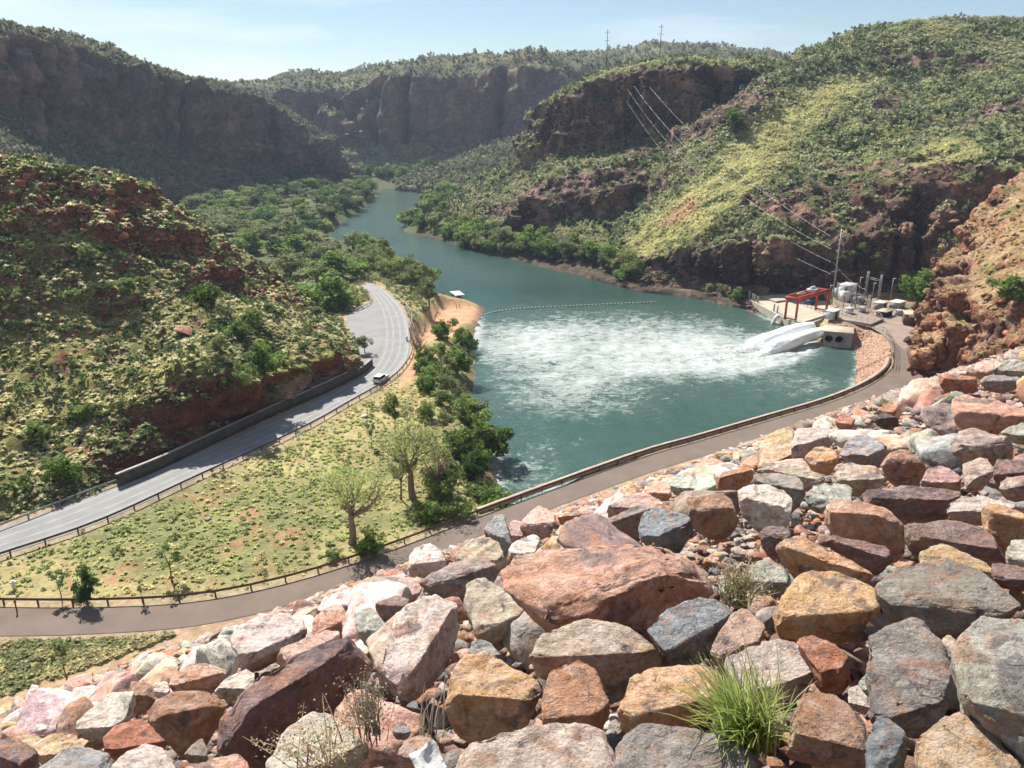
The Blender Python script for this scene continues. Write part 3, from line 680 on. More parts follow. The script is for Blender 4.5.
# red hill: spinifex hummocks and small shrubs
n = 10500; p, c, qx, qy = sample_hill(HD['red_hill'], n, .62)
keep = fbm(p/8, 3, 620)+.35*RS.uniform(-1, 1, n) > -.28
p = p[keep]; n = len(p); a = fbm(p/10, 3, 621)[:, None]
cc = np.array((.70, .65, .40))*(1-sm(-.2, .35, a))+np.array((.42, .45, .24))*sm(-.2, .35, a); cc = jit(cc, .3, n)
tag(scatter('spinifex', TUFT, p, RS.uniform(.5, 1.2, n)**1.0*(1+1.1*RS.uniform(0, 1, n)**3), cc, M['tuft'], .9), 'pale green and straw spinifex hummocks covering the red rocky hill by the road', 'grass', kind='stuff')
n = 900; p, c, qx, qy = sample_hill(HD['red_hill'], n, .7)
tag(scatter('low_scrub', SHRUB, p, RS.uniform(1.0, 2.3, n), jit(np.tile((.13, .18, .06), (n, 1)), .4, n), M['leaf']), 'dark green low scrub dotted over the red rocky hill', 'scrub', kind='stuff')
# right hills
for nm, k1, k2, lab in (('long_spur_hill', 11000, 3200, 'the long grassy spur above the power station'), ('bluff_hill', 6000, 2600, 'the dark rock bluff across the river')):
    n = k1; p, c, qx, qy = sample_hill(HD[nm], n, .5); sp_ = spur(qx, qy)[:, None]
    cc = jit(np.tile((.43, .44, .25), (n, 1))*(1-sp_)+np.array((.66, .61, .36))*sp_, .28, n)
    tag(scatter('spinifex', SHRUBF, p, RS.uniform(.9, 2.1, n)*(1-.35*sp_[:, 0]), cc, M['tuft'], .8), 'yellow green spinifex clumps on '+lab, 'grass', kind='stuff')
    n = k2; p, c, qx, qy = sample_hill(HD[nm], n, .6); keep = (fbm(p/28, 3, 640)+.25*RS.uniform(-1, 1, n) > -.12)&(spur(qx, qy) < .6*RS.uniform(0, 1, n)); p = p[keep]; n = len(p)
    tag(scatter('low_scrub', SHRUBF, p, RS.uniform(1.6, 3.6, n), jit(np.tile((.135, .165, .08), (n, 1)), .4, n), M['leaf'], 1.0), 'dark green scrub and small trees on '+lab, 'scrub', kind='stuff')
n = 320; p, c, qx, qy = sample_hill(HD['red_rock_outcrop'], n, .38)
tag(scatter('spinifex', TUFT, p, RS.uniform(.7, 1.7, n), jit(np.tile((.55, .45, .2), (n, 1)), .3, n), M['tuft']), 'straw coloured tussocks on the orange rock outcrop at the right', 'grass', kind='stuff')
for nm, k, s0, s1, lab in (('left_cliff_hill', 5000, 1.3, 3.8, 'the shaded cliff hill on the left'), ('back_cliffs', 9000, 2.5, 6.5, 'the distant cliffs and plateau'), ('green_foothill', 1800, 3, 6.5, 'the foothill beyond the river bend')):
    n = k; p, c, qx, qy = sample_hill(HD[nm], n, .45); cc = jit(np.tile((.19, .195, .12), (n, 1)), .45, n)
    tag(scatter('woodland_scrub', SHRUBF, p, RS.uniform(s0, s1, n), cc, M['leaf']), 'grey green scrub spread over '+lab, 'scrub', kind='stuff')

# flats between the roads: grass
def flats(n, x0, x1, y0, y1, extra=None):
    X_ = RS.uniform(x0, x1, n); Y_ = RS.uniform(y0, y1, n)
    dr = np.minimum(np.minimum(poly_sd(X_, Y_, low_poly), poly_sd(X_, Y_, up_poly)), np.minimum(poly_sd(X_, Y_, bay), poly_sd(X_, Y_, yard)))
    s_ = poly_sd(X_, Y_, RIV); qx, qy, _ = proj(np.c_[X_, Y_, np.full(n, 5.)]); bch = pix_poly_mask(qx, qy, [(396, 350), (420, 318), (440, 292), (484, 290), (486, 310), (462, 318), (452, 332), (425, 348), (405, 395)], 4)
    q = np.c_[X_, Y_, 0*X_]; k = (dr > .9)&(s_ > 1.5)&(bch < .4)&((X_*DN[0]+Y_*DN[1]) > DTOE+2.2)&(qx > -30)&(qx < 1050)
    k &= (fbm(q/4, 3, 700)+.5*RS.uniform(-1, 1, n) > -.22)
    return q[k], qx[k], qy[k], dr[k]
def ground_z(q):
    fx = np.clip(np.searchsorted(gx, q[:, 0])-1, 0, len(gx)-2); fy = np.clip(np.searchsorted(gy, q[:, 1])-1, 0, len(gy)-2)
    Hh = h.reshape(GX.shape); tx = (q[:, 0]-gx[fx])/(gx[fx+1]-gx[fx]); ty = (q[:, 1]-gy[fy])/(gy[fy+1]-gy[fy])
    return Hh[fy, fx]*(1-tx)*(1-ty)+Hh[fy, fx+1]*tx*(1-ty)+Hh[fy+1, fx]*(1-tx)*ty+Hh[fy+1, fx+1]*tx*ty
q, qx, qy, dr = flats(26000, -100, 5, 58, 175); q[:, 2] = ground_z(q)-.03; n = len(q)
gm = sm(-.2, .3, fbm(q/12, 3, 701)+.3*sm(380, 470, qx))[:, None]
cc = jit(np.array((.76, .70, .38))*(1-gm)+np.array((.56, .60, .27))*gm, .3, n)
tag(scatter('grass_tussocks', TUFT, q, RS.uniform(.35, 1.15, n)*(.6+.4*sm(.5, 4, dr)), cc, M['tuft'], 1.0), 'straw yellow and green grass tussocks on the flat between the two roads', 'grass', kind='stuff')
n = 150; q2 = q[RS.choice(len(q), n)]
tag(scatter('low_scrub', SHRUB, q2, RS.uniform(.8, 1.8, n), jit(np.tile((.2, .23, .09), (n, 1)), .35, n), M['leaf'], .8), 'small olive shrubs dotted across the grassy flat', 'scrub', kind='stuff')
q, qx, qy, dr = flats(22000, -80, -20, 55, 76); k = (qy > 634)&(dr > .5); q = q[k]; q[:, 2] = ground_z(q)-.03; n = len(q)
tag(scatter('grass_tussocks', TUFT, q, RS.uniform(.5, 1.2, n), jit(np.array((.62, .55, .33))+(np.array((.36, .40, .2))-np.array((.62, .55, .33)))*sm(-.3, .3, fbm(q/3, 3, 777))[:, None], .35, n), M['tuft'], 1.0), 'lush straw green tussocks in the strip between lower road and rubble', 'grass', kind='stuff')
q, qx, qy, dr = flats(9000, -90, 60, 175, 330); q[:, 2] = ground_z(q)-.03; n = len(q)
tag(scatter('undergrowth', SHRUB, q, RS.uniform(.9, 2.4, n), jit(np.tile((.24, .27, .12), (n, 1)), .35, n), M['leaf'], .8), 'olive green undergrowth on the left river bank beyond the layby', 'undergrowth', kind='stuff')

# ------------------------------------------------------------------ trees
def crown_mesh(rs, h, w, n, leaf, clumps, base=.35, col=(.09, .12, .04), flat_=.75, gap=.5, low=0.0):
    """leaf faces in clumps spread through the crown volume"""
    C_ = []
    for i in range(clumps):
        while True:
            d = rs.uniform(-1, 1, 3)
            if .2 < np.linalg.norm(d) < 1: break
        d = d/np.linalg.norm(d)*rs.uniform(.35, .95)*np.array([1, 1, 1]); C_.append(np.array([d[0]*w/2, d[1]*w/2, h*(base+(1-base)*(.5+.5*d[2]))]))
    C_ = np.array(C_); k = rs.randint(0, clumps, n); cs = w*rs.uniform(.11, .22, clumps)
    d = rs.normal(0, 1, (n, 3)); d /= np.linalg.norm(d, axis=1)[:, None]; rr = rs.uniform(.35, 1, n)[:, None]*cs[k][:, None]
    p = C_[k]+d*rr*np.array([1, 1, flat_]); p[:, 2] = np.clip(p[:, 2], low*h, None)
    nr = d*.7+rs.normal(0, .45, (n, 3)); nr /= np.linalg.norm(nr, axis=1)[:, None]; x = np.cross(nr, rs.normal(0, 1, (n, 3))); x /= np.linalg.norm(x, axis=1)[:, None]; y = np.cross(nr, x)
    s = leaf*rs.uniform(.6, 1.3, n)[:, None]; V = np.stack([p-x*s, p+y*s*.6, p+x*s, p-y*s*.6], 1).reshape(-1, 3)
    tone = rs.uniform(.7, 1.35, clumps)[k]*rs.uniform(.8, 1.2, n); c = np.repeat(np.asarray(col)[None]*1.8*tone[:, None], 4, 0); yl = np.repeat(rs.uniform(0, 1, clumps)[k], 4)[:, None]; c = c*(1+yl*np.array((.35, .18, 0)))
    return V, np.arange(n*4).reshape(n, 4), c, C_
def limbs(mb, rs, h, tr, C_, fork, nb=9, c=(.2, .15, .11), lean=.04, bottle=False):
    top = np.array([rs.uniform(-lean, lean)*h, rs.uniform(-lean, lean)*h, h*fork])
    ts = np.linspace(0, 1, 7); pts = np.array([top*t+np.array([math.sin(t*5)*tr*.3, 0, 0]) for t in ts])
    rad = tr*(np.array([1.25, 1.05, 1.0, .95, .85, .72, .6]) if bottle else np.array([1.4, 1, .9, .82, .75, .68, .6])); mb.tube(pts, rad, 9, c=c)
    for cpt in C_[rs.choice(len(C_), min(nb, len(C_)), replace=False)]:
        a = top*rs.uniform(.8, 1); m = (a+cpt)/2+rs.normal(0, .05*h, 3)*np.array([1, 1, .4]); m[2] = min(m[2], cpt[2])
        mb.tube([a, a*.6+m*.4, m, cpt], [tr*.42, tr*.33, tr*.22, tr*.07], 6, c=c)
        for _ in range(2):
            e = cpt+rs.normal(0, .09*h, 3); mb.tube([m, (m+e)/2+rs.normal(0, .02*h, 3), e], [tr*.16, tr*.1, tr*.03], 5, c=c)
PROTO = {}
def proto(kind, v):
    k = (kind, v)
    if k in PROTO: return PROTO[k]
    rs = np.random.RandomState(abs(hash(kind)) % 1000 if False else sum(map(ord, kind))*7+v*31)
    S = dict(bush=dict(h=5, w=6.4, n=2600, leaf=.27, clumps=30, base=.0, col=(.075, .125, .032), fork=.25, tr=.16),
             darkfig=dict(h=8, w=9, n=3600, leaf=.30, clumps=34, base=.12, col=(.038, .072, .024), fork=.3, tr=.35),
             river=dict(h=8, w=7.5, n=2400, leaf=.28, clumps=26, base=.1, col=(.12, .145, .072), fork=.35, tr=.2),
             bright=dict(h=6, w=7, n=2600, leaf=.28, clumps=28, base=.02, col=(.115, .16, .055), fork=.3, tr=.18),
             olive=dict(h=8, w=7.5, n=2000, leaf=.26, clumps=20, base=.3, col=(.105, .13, .052), fork=.4, tr=.2),
             boab=dict(h=10.5, w=9.4, n=2500, leaf=.13, clumps=42, base=.42, col=(.19, .235, .09), fork=.42, tr=.42),
             sparse=dict(h=8, w=5, n=1300, leaf=.12, clumps=24, base=.35, col=(.14, .16, .075), fork=.4, tr=.14),
             sapling=dict(h=4.5, w=2.4, n=420, leaf=.13, clumps=11, base=.3, col=(.10, .14, .055), fork=.5, tr=.06),
             bare=dict(h=7, w=7, n=260, leaf=.10, clumps=26, base=.45, col=(.19, .17, .12), fork=.4, tr=.36))[kind]
    V, Fq, c, C_ = crown_mesh(rs, S['h'], S['w'], S['n'], S['leaf'], S['clumps'], S['base'], S['col'], low=.02)
    mb = MB(); bc = (.26, .2, .155) if kind in ('boab', 'bare') else (.17, .14, .11)
    limbs(mb, rs, S['h'], S['tr'], C_, S['fork'], 16 if kind in ('boab', 'bare') else 9, bc, bottle=kind == 'boab')
    PROTO[k] = (new_mesh('crown', V, Fq, M['leaf'], False, c), mb.mesh('trunk', M['bark'], True), S); return PROTO[k]
def tree(kind, p, hgt, label, cat='tree', group=None, name=None, wide=1.0, v=None):
    cm, tm_, S = proto(kind, random.randrange(4) if v is None else v); k = hgt/S['h']
    o = empty(name or ('shrub' if cat == 'shrub' else 'tree'), p-np.array([0, 0, .12*k]), random.uniform(0, 6.28)); o.scale = (k*wide, k*wide, k)
    link('crown', cm, o); link('trunk', tm_, o); tag(o, label, cat, group); return o
def in_poly(x, y, poly): return poly_sd(np.array([x]), np.array([y]), poly)[0] < 0
# named trees by the place where their trunks meet the ground
LIST = [
 ('boab', 352, 543, 'broad boab tree with swollen trunk beside the lower road guardrail', 'boab tree', 1, 11.8, 'boab_tree'),
 ('boab', 413, 498, 'tall boab tree with thick pale trunk near the river bank shrubs', 'boab tree', 1, 12.6, 'boab_tree'),
 ('sparse', 401, 500, 'slim tree standing just left of the tall boab trunk', 'tree', 1, 9.0, None),
 ('bare', 437, 496, 'nearly leafless grey tree between the tall boab and the river', 'tree', 1, 8.2, None),
 ('olive', 395, 432, 'dark narrow tree, left one of the pair on the upper flat', 'tree', .6, 7.6, None),
 ('sparse', 408, 434, 'sparse tree, right one of the pair on the upper flat', 'tree', .8, 7.2, None),
 ('sapling', 372, 448, 'thin bright green sapling in the middle of the flat', 'tree', .8, 6, None),
 ('bare', 419, 361, 'bare boab tree beside the road bend above the sandy track', 'boab tree', 1.1, 7.2, 'boab_tree'),
 ('olive', 365, 353, 'small round dark tree on the edge of the layby', 'tree', 1.1, 4.6, None),
 ('olive', 429, 309, 'leafy tree with bare trunk at the edge of the orange beach', 'tree', 1.1, 9.4, None),
 ('darkfig', 88, 604, 'small dark leafy tree next to the lower guardrail', 'tree', .55, 4.8, None),
 ('sapling', 62, 600, 'wispy grey sapling left of the small dark tree by the guardrail', 'tree', 1, 5.0, None),
 ('sapling', 142, 602, 'little green sapling right of the small dark tree by the guardrail', 'tree', .9, 3.2, None),
 ('sapling', 172, 582, 'brownish upright bush alone in the grass of the flat', 'shrub', 1.5, 5.6, None),
 ('sapling', 67, 678, 'twiggy sapling in the grass strip between the lower road and the rubble', 'tree', 1.2, 4.6, None),
 ('sapling', 138, 668, 'tiny twiggy sapling at the right end of the lower grass strip', 'tree', .8, 1.8, None),
 ('olive', 91, 268, 'light green tree standing alone below the red rock band', 'tree', .85, 5.6, None),
 ('bright', 124, 292, 'bright green shrub on the red hill above the dark cutting', 'shrub', 1.5, 3.0, None),
 ('bush', 208, 306, 'dense green shrub beside the orange boulder on the red hill', 'shrub', .9, 5.0, None),
 ('river', 221, 356, 'grey green bush in the gully of the red hill', 'shrub', .9, 4.4, None),
 ('bush', 263, 374, 'large leafy green bush at the foot of the gully above the wall', 'shrub', .9, 6.2, None),
 ('bright', 245, 384, 'yellow green bush next to the large bush above the wall', 'shrub', .8, 4.6, None),
 ('bush', 240, 338, 'dark green shrub halfway up the gully', 'shrub', 1.1, 3.6, None),
 ('bright', 274, 316, 'rounded bright shrub below the end of the red rock band', 'shrub', 1.3, 3.2, None),
 ('bright', 315, 316, 'low bright green shrub where the red hill meets the flat', 'shrub', 1.6, 2.8, None),
 ('bright', 253, 322, 'middle of three bright shrubs below the red rock band', 'shrub', 1.4, 2.8, None),
 ('bush', 64, 482, 'dark green bush low on the red hill beside the road', 'shrub', .9, 4.4, None),
 ('bright', 38, 440, 'pale green bush low on the red hill near the left edge', 'shrub', 1.1, 3.4, None),
 ('bright', 84, 420, 'yellow green shrub above the dark cutting at its left end', 'shrub', 1.3, 3.0, None),
 ('sapling', 28, 262, 'thin tree near the left edge below the red rock band', 'tree', 1.2, 5.5, None),
 ('sapling', 20, 312, 'spindly pale tree at the left edge of the red hill', 'tree', 1.2, 5.2, None),
 ('bright', 72, 300, 'soft green shrub at the left of the red hill', 'shrub', 1.3, 2.6, None),
 ('bush', 735, 128, 'dark round bush alone on the hillside right of the upper cliff', 'shrub', 1.1, 8, None),
 ('bush', 458, 373, 'bushy green shrub on the bank below the bare boab', 'shrub', 1.0, 6.0, None),
 ('bush', 466, 350, 'dark bank shrub at the waterline opposite the white water', 'shrub', 1.0, 5.2, None),
 ('bush', 441, 338, 'round green shrub between the bare boab and the water', 'shrub', .9, 4.6, None),
 ('river', 446, 396, 'grey green shrub on the upper bank left of the big bright bush', 'shrub', 1.0, 5.6, None),
 ('bright', 470, 425, 'big bright green bush leaning over the river edge', 'shrub', 1.05, 6.4, None),
 ('bush', 484, 456, 'large green bush hanging over the rapids edge', 'shrub', 1.05, 7.2, None),
 ('bush', 463, 462, 'mid green bush behind the large bush at the rapids edge', 'shrub', .9, 6.0, None),
 ('bright', 446, 492, 'leafy bright bush beside the nearly leafless tree', 'shrub', 1, 5.4, None),
 ('darkfig', 474, 484, 'dark bush above the river just before the lower road', 'shrub', .7, 6.2, None),
 ('bright', 488, 503, 'light green shrub at the corner of river and lower road', 'shrub', 1.2, 3.4, None),
 ('bright', 458, 516, 'low yellow green shrub behind the lower guardrail', 'shrub', 1.3, 3.0, None),
 ('bush', 432, 522, 'dark low shrub near the guardrail below the tall boab', 'shrub', 1.3, 2.8, None),
 ('bush', 372, 552, 'green shrub touching the guardrail right of the broad boab', 'shrub', 1.4, 2.4, None),
 ('bright', 335, 560, 'small green shrub left of the broad boab', 'shrub', 1.4, 1.6, None),
 ('olive', 452, 330, 'scrubby green shrub on the bank between beach and water', 'shrub', 1.2, 3.6, None),
 ('olive', 462, 340, 'olive shrub on the waterline below the beach', 'shrub', 1.2, 3.8, None),
 ('bush', 625, 280, 'dense bright green bush at the waterline below the right cliffs', 'shrub', 1.25, 5.6, None),
 ('darkfig', 262, 232, 'very dark round tree in the middle of the left bank woodland', 'tree', 1.0, 11.5, None),
 ('darkfig', 300, 246, 'broad dark green tree right of the very dark round tree', 'tree', 1.2, 9.5, None),
 ('darkfig', 276, 256, 'dark green tree below the very dark round tree', 'tree', 1.1, 8.5, None),
 ('river', 905, 292, 'grey green bush in the hollow behind the brown hut', 'shrub', 1.0, 8.0, None),
 ('bush', 918, 300, 'green bush between the brown hut and the orange outcrop', 'shrub', 1.0, 7.0, None),
 ('bush', 1010, 300, 'broad green bush on the orange outcrop at the right edge', 'shrub', 1.3, 5.2, None),
 ('river', 862, 256, 'pale grey green bush below the right cliff, middle one of three', 'shrub', 1.2, 5.2, None),
 ('river', 848, 262, 'pale grey green bush below the right cliff, left one of three', 'shrub', 1.2, 4.6, None),
 ('river', 878, 264, 'pale grey green bush below the right cliff, right one of three', 'shrub', 1.2, 4.6, None),
 ('bush', 738, 300, 'grey green bush at the far end of the concrete deck', 'shrub', 1.2, 4.4, None),
 ('river', 722, 296, 'pale bush on the dark rocks left of the concrete deck', 'shrub', 1.1, 4.6, None),
 ('river', 708, 294, 'pale bush at the foot of the dark waterside rocks', 'shrub', 1.1, 4.0, None),
 ('olive', 160, 66, 'lone tree standing out on the ridge of the shaded cliff', 'tree', 1.2, 8.0, None)]
for kind, x, y, lab, cat, wd, hg, nm in LIST:
    p = hit(x, y)
    if p is not None: tree(kind, p, hg, lab, cat, None, nm, wd)
def grove(poly, step, kinds, hr, lab, cat, group, z=5.0, wr=(.9, 1.3), limit=200, zfun=None, river=1.5):
    pw = np.array([at(x, y, z) for x, y in poly]); x0, y0 = pw[:, :2].min(0); x1, y1 = pw[:, :2].max(0); pts = []; k = 0
    cx_ = np.array([random.uniform(x0, x1) for _ in range(5000)]); cy_ = np.array([random.uniform(y0, y1) for _ in range(5000)])
    ok_ = (poly_sd(cx_, cy_, pw) < 0)&(poly_sd(cx_, cy_, RIV) > river)&(poly_sd(cx_, cy_, up_poly[::4]) > 3)&(poly_sd(cx_, cy_, bay) > 3)
    for x, y in zip(cx_[ok_], cy_[ok_]):
        if any((x-a)**2+(y-b)**2 < step*step for a, b in pts): continue
        pts.append((x, y))
        if len(pts) >= limit: break
    for x, y in pts:
        dp_ = drop(x, y)
        if dp_[2] > 13: continue
        kd = random.choice(kinds); tree(kd, dp_, random.uniform(*hr), lab[kd] if isinstance(lab, dict) else lab, cat, group, None, random.uniform(*wr))
    return len(pts)
wl = {'bush': 'mid green rounded tree crowded among others in the left bank woodland', 'river': 'grey green feathery tree crowded among others in the left bank woodland', 'olive': 'olive tree with open crown crowded among others in the left bank woodland', 'darkfig': 'dark green tree crowded among others in the left bank woodland', 'bright': 'bright green tree crowded among others in the left bank woodland'}
n1 = grove([(130, 196), (200, 190), (300, 187), (348, 190), (372, 200), (345, 222), (322, 232), (330, 246), (352, 262), (372, 276), (352, 285), (345, 305), (325, 312), (300, 300), (255, 262), (220, 236), (170, 205)], 9.0, ['bush', 'river', 'river', 'olive', 'darkfig', 'bright'], (6.5, 10.5), wl, 'tree', 'trees of the left bank woodland', limit=125, wr=(1.3, 1.9))
n2 = grove([(352, 252), (376, 258), (405, 276), (432, 292), (428, 300), (405, 294), (385, 280), (366, 272)], 5.0, ['river', 'olive', 'bush'], (5.5, 9), 'bushy tree on the near left bank between the road bend and the river', 'tree', 'trees between the road bend and the river', z=3, limit=24, wr=(1, 1.3))
n3 = grove([(447, 232), (490, 246), (555, 258), (600, 268), (645, 282), (640, 288), (610, 281), (552, 267), (485, 258), (445, 242)], 3.9, ['river', 'river', 'bush', 'olive'], (6.0, 9.5), 'grey green waterside tree in the long row below the bluff', 'tree', 'waterside trees below the bluff', z=1, limit=66, river=.2, wr=(1.0, 1.4))
n4 = grove([(404, 226), (425, 212), (440, 196), (455, 192), (470, 200), (450, 215), (448, 228), (440, 236), (412, 233)], 8.0, ['bush', 'river', 'bright'], (6, 10), 'green tree on the low point at the river bend', 'tree', 'trees on the low point at the river bend', z=1.5, limit=26, river=.5)
n7 = grove([(345, 190), (352, 186), (374, 190), (378, 196), (364, 207), (350, 215)], 9, ['bush', 'river', 'olive'], (7, 10), 'tree in the clump at the left side of the river bend', 'tree', 'trees at the left side of the river bend', z=2, limit=14, river=.3, wr=(1.2, 1.6))
n5 = grove([(352, 185.8), (445, 184.9), (445, 181), (352, 181)], 9, ['bush', 'darkfig'], (8, 12), 'dark green tree in the line at the far end of the river', 'tree', 'trees at the far end of the river', z=2, limit=26, river=.3)
n6 = grove([(405, 390), (440, 360), (470, 395), (486, 440), (494, 480), (498, 505), (470, 512), (440, 515), (430, 470), (425, 420)], 5.4, ['bush', 'bright', 'olive'], (2.2, 4.4), 'low green shrub filling the near left river bank', 'shrub', 'shrubs filling the near left bank', z=3, limit=42, river=.4)
print('TREES', n1, n2, n3, n4, n5, n6)
print('TIME p3.py', round(time.time()-T0, 1))
# ------------------------------------------------------------------ quarried rock on the dam slope
PAL = dict(purple=(.185, .125, .12), ochre=(.50, .34, .20), cream=(.52, .44, .36), grey=(.27, .27, .27), red=(.34, .15, .105), brown=(.27, .165, .115),
           salmon=(.50, .29, .22), pink=(.46, .31, .27), greygreen=(.34, .36, .31), bluegrey=(.20, .215, .235), tan=(.44, .35, .25), rust=(.38, .19, .105), orange=(.50, .30, .17),
           greybrown=(.25, .21, .19), palepink=(.50, .40, .36), dark=(.10, .085, .08))
PAL.update(salmon=(.54, .30, .21), pink=(.47, .31, .26), palepink=(.55, .44, .39), purple=(.235, .155, .135), brown=(.34, .195, .125), greybrown=(.29, .245, .215), grey=(.33, .32, .31), greygreen=(.38, .38, .32), bluegrey=(.225, .23, .24), cream=(.60, .51, .43), tan=(.47, .37, .28), orange=(.56, .32, .17), red=(.38, .16, .10), rust=(.40, .19, .10))
PAL = {k: tuple(max(.02, min(.66, 1.04*(sum(v)/3+(x-sum(v)/3)*1.08))) for x in v) for k, v in PAL.items()}
PN = dict(purple='purple brown', ochre='ochre', cream='cream', grey='grey', red='red', brown='brown', salmon='salmon pink', pink='pink', greygreen='grey green', bluegrey='blue grey', tan='tan', rust='rusty', orange='orange', greybrown='grey brown', palepink='pale pink', dark='dark')
def rock_hull(pts, edge, amp, seed, sharp=1.0):
    bm = bmesh.new()
    for p in pts: bm.verts.new(p)
    r = bmesh.ops.convex_hull(bm, input=bm.verts[:])
    bad = [g for g in r['geom_interior']+r['geom_unused'] if isinstance(g, bmesh.types.BMVert)]
    if bad: bmesh.ops.delete(bm, geom=list(set(bad)), context='VERTS')
    bmesh.ops.remove_doubles(bm, verts=bm.verts[:], dist=edge*.3)
    # chip the arrises a little
    try: bmesh.ops.bevel(bm, geom=bm.edges[:], offset=edge*.22, segments=1, profile=.6, affect='EDGES', clamp_overlap=True)
    except Exception: pass
    bmesh.ops.triangulate(bm, faces=bm.faces[:])
    for _ in range(7 if edge < .5 else 1):
        E = [e for e in bm.edges if e.calc_length() > edge*1.35]
        if not E: break
        bmesh.ops.subdivide_edges(bm, edges=E, cuts=1); bmesh.ops.triangulate(bm, faces=bm.faces[:])
        if len(bm.verts) > 9000: break
    if edge < .5: bmesh.ops.smooth_vert(bm, verts=bm.verts[:], factor=.22, use_axis_x=True, use_axis_y=True, use_axis_z=True)
    bmesh.ops.recalc_face_normals(bm, faces=bm.faces[:]); bm.normal_update()
    V = np.array([v.co[:] for v in bm.verts]); Nn = np.array([v.normal[:] for v in bm.verts]); sz = np.ptp(V, axis=0).max()
    q = V/sz+seed*3.7; rs = np.random.RandomState(seed)
    tilt = rs.normal(0, 1, 3); tilt /= np.linalg.norm(tilt); bed = (q@tilt)[:, None]*np.array([[7., 3, 1]])+q*.9
    cv = V.mean(0)
    for _ in range(15):                      # broken faces: knock the corners off along planes
        nn_ = rs.normal(0, 1, 3); nn_ /= np.linalg.norm(nn_); e_ = (V-cv)@nn_; h_ = e_.max()*rs.uniform(.83, .96); V = V-np.clip(e_-h_, 0, None)[:, None]*nn_
    d = .45*fbm(q*2.2, 4, seed)+.55*ridged(q*4.5, 4, seed+5)*sharp+.7*(np.floor(fbm(bed, 3, seed+7)*6)/6)*sharp+.30*fbm(q*16, 3, seed+8)
    V = V+Nn*(d*amp*sz)[:, None]
    # broad colour zones of the stone itself
    t = fbm(q*1.6, 3, seed+11); cz = 1+.16*t; col = np.stack([cz, cz*(1+.05*fbm(q*2, 2, seed+12)), cz*(1+.07*fbm(q*2, 2, seed+13))], 1)
    for v, c in zip(bm.verts, V): v.co = c
    bm.verts.index_update(); Fq = np.array([[v.index for v in f.verts] for f in bm.faces]); bm.free()
    return V, Fq, col
def slope_t(px, py, up=0.0):
    r = ray(px, py); den = r[2]+DSL*(r[0]*DN[0]+r[1]*DN[1])      # height of ray above plane: CAMZ-55.8-up + t*den
    return (CAMZ-55.8-up)/(-den) if den < -1e-4 else 1e9
HERO = []; rocks_grp = 'quarried boulders armouring the dam slope'
def hero(tile, pts, brow, col, label, tmax=46., amp=.035, tmul=1.0):
    ox, oy, s = tile; O = np.array([(ox+x/s, oy+y/s) for x, y in pts]); B = np.array([(ox+x/s, oy+y/s) for x, y in brow]) if brow else None
    cx, cy = O.mean(0); yb = O[:, 1].max(); xb = O[O[:, 1].argmax(), 0]
    t0 = min(min(slope_t(cx, yb-.12*(yb-O[:, 1].min())), slope_t(xb, yb)*1.05), tmax)*tmul
    if B is None:
        w = np.ptp(O[:, 0]); yy = yb-.22*np.ptp(O[:, 1]); B = np.array([(cx-w*.5, yy-2), (cx+w*.5, yy)])
    if B[0, 0] > B[1, 0]: B = B[::-1]
    bc = B.mean(0); dep = math.asin(-(ray(*bc)/np.linalg.norm(ray(*bc)))[2])
    vh = ray(*bc)[:2]; vh = vh/np.linalg.norm(vh)
    tl = max(R(3), R(29)-dep)+R(random.uniform(-3, 6)); side = R(random.uniform(-7, 7))
    nt = np.array([-vh[0]*math.sin(tl), -vh[1]*math.sin(tl), math.cos(tl)])+np.array([-vh[1], vh[0], 0])*math.sin(side); nt /= np.linalg.norm(nt)
    C0 = P(*bc, t0)
    def onp(q, c, n, lo, hi):
        r = ray(*q); dn = r@n; t = ((c-np.array([0, 0, CAMZ]))@n)/dn if abs(dn) > 1e-6 else t0
        if t <= 0: t = t0
        return np.array([0, 0, CAMZ])+r*min(max(t, t0*lo), t0*hi)
    Bp, Bq = [onp(b, C0, nt, .8, 1.25) for b in B]; e = Bq-Bp; e /= np.linalg.norm(e)
    nf = np.cross(e, np.array([vh[0]*.18, vh[1]*.18, 1.0])); nf /= np.linalg.norm(nf)
    if nf[:2]@vh > 0: nf = -nf
    ext = math.sqrt(max(1., np.ptp(O[:, 0])*np.ptp(O[:, 1])))*t0/F
    lo, hi = 1-.8*ext/t0, 1+1.3*ext/t0
    line = lambda q: (B[1, 0]-B[0, 0])*(q[1]-B[0, 1])-(B[1, 1]-B[0, 1])*(q[0]-B[0, 0])
    pts3 = [Bp, Bq]
    for q in O:
        dn = line(q); top = dn < 0 if True else 0
        pts3.append(onp(q, C0, nt, lo, hi) if top else onp(q, C0, nf, lo, hi))
    pts3 = np.array(pts3); cen = pts3.mean(0); th = ext*.62; vd = ray(cx, cy); vd = vd/np.linalg.norm(vd); back = []
    for p in pts3: q = cen+(p-cen)*.74; back.append(q+vd*th*.55+np.array([0, 0, -th*.55]))
    allp = np.r_[pts3, back]; base = np.array([cen[0], cen[1], allp[:, 2].min()])
    edge = max(ext/24, .9*t0/F*1.6); seed = 1000+len(HERO)*13
    V, Fq, c = rock_hull(allp-base, edge, amp*1.25, seed)
    o = link('boulder', new_mesh('boulder', V, Fq, M['rock'], False, c), None, base); o.color = (*[x*random.uniform(.95, 1.05) for x in PAL[col]], 1)
    tag(o, label, 'boulder', rocks_grp); HERO.append(dict(o=o, O=O, t=t0, cx=cx, cy=cy, label=label, ext=ext, base=base)); return o
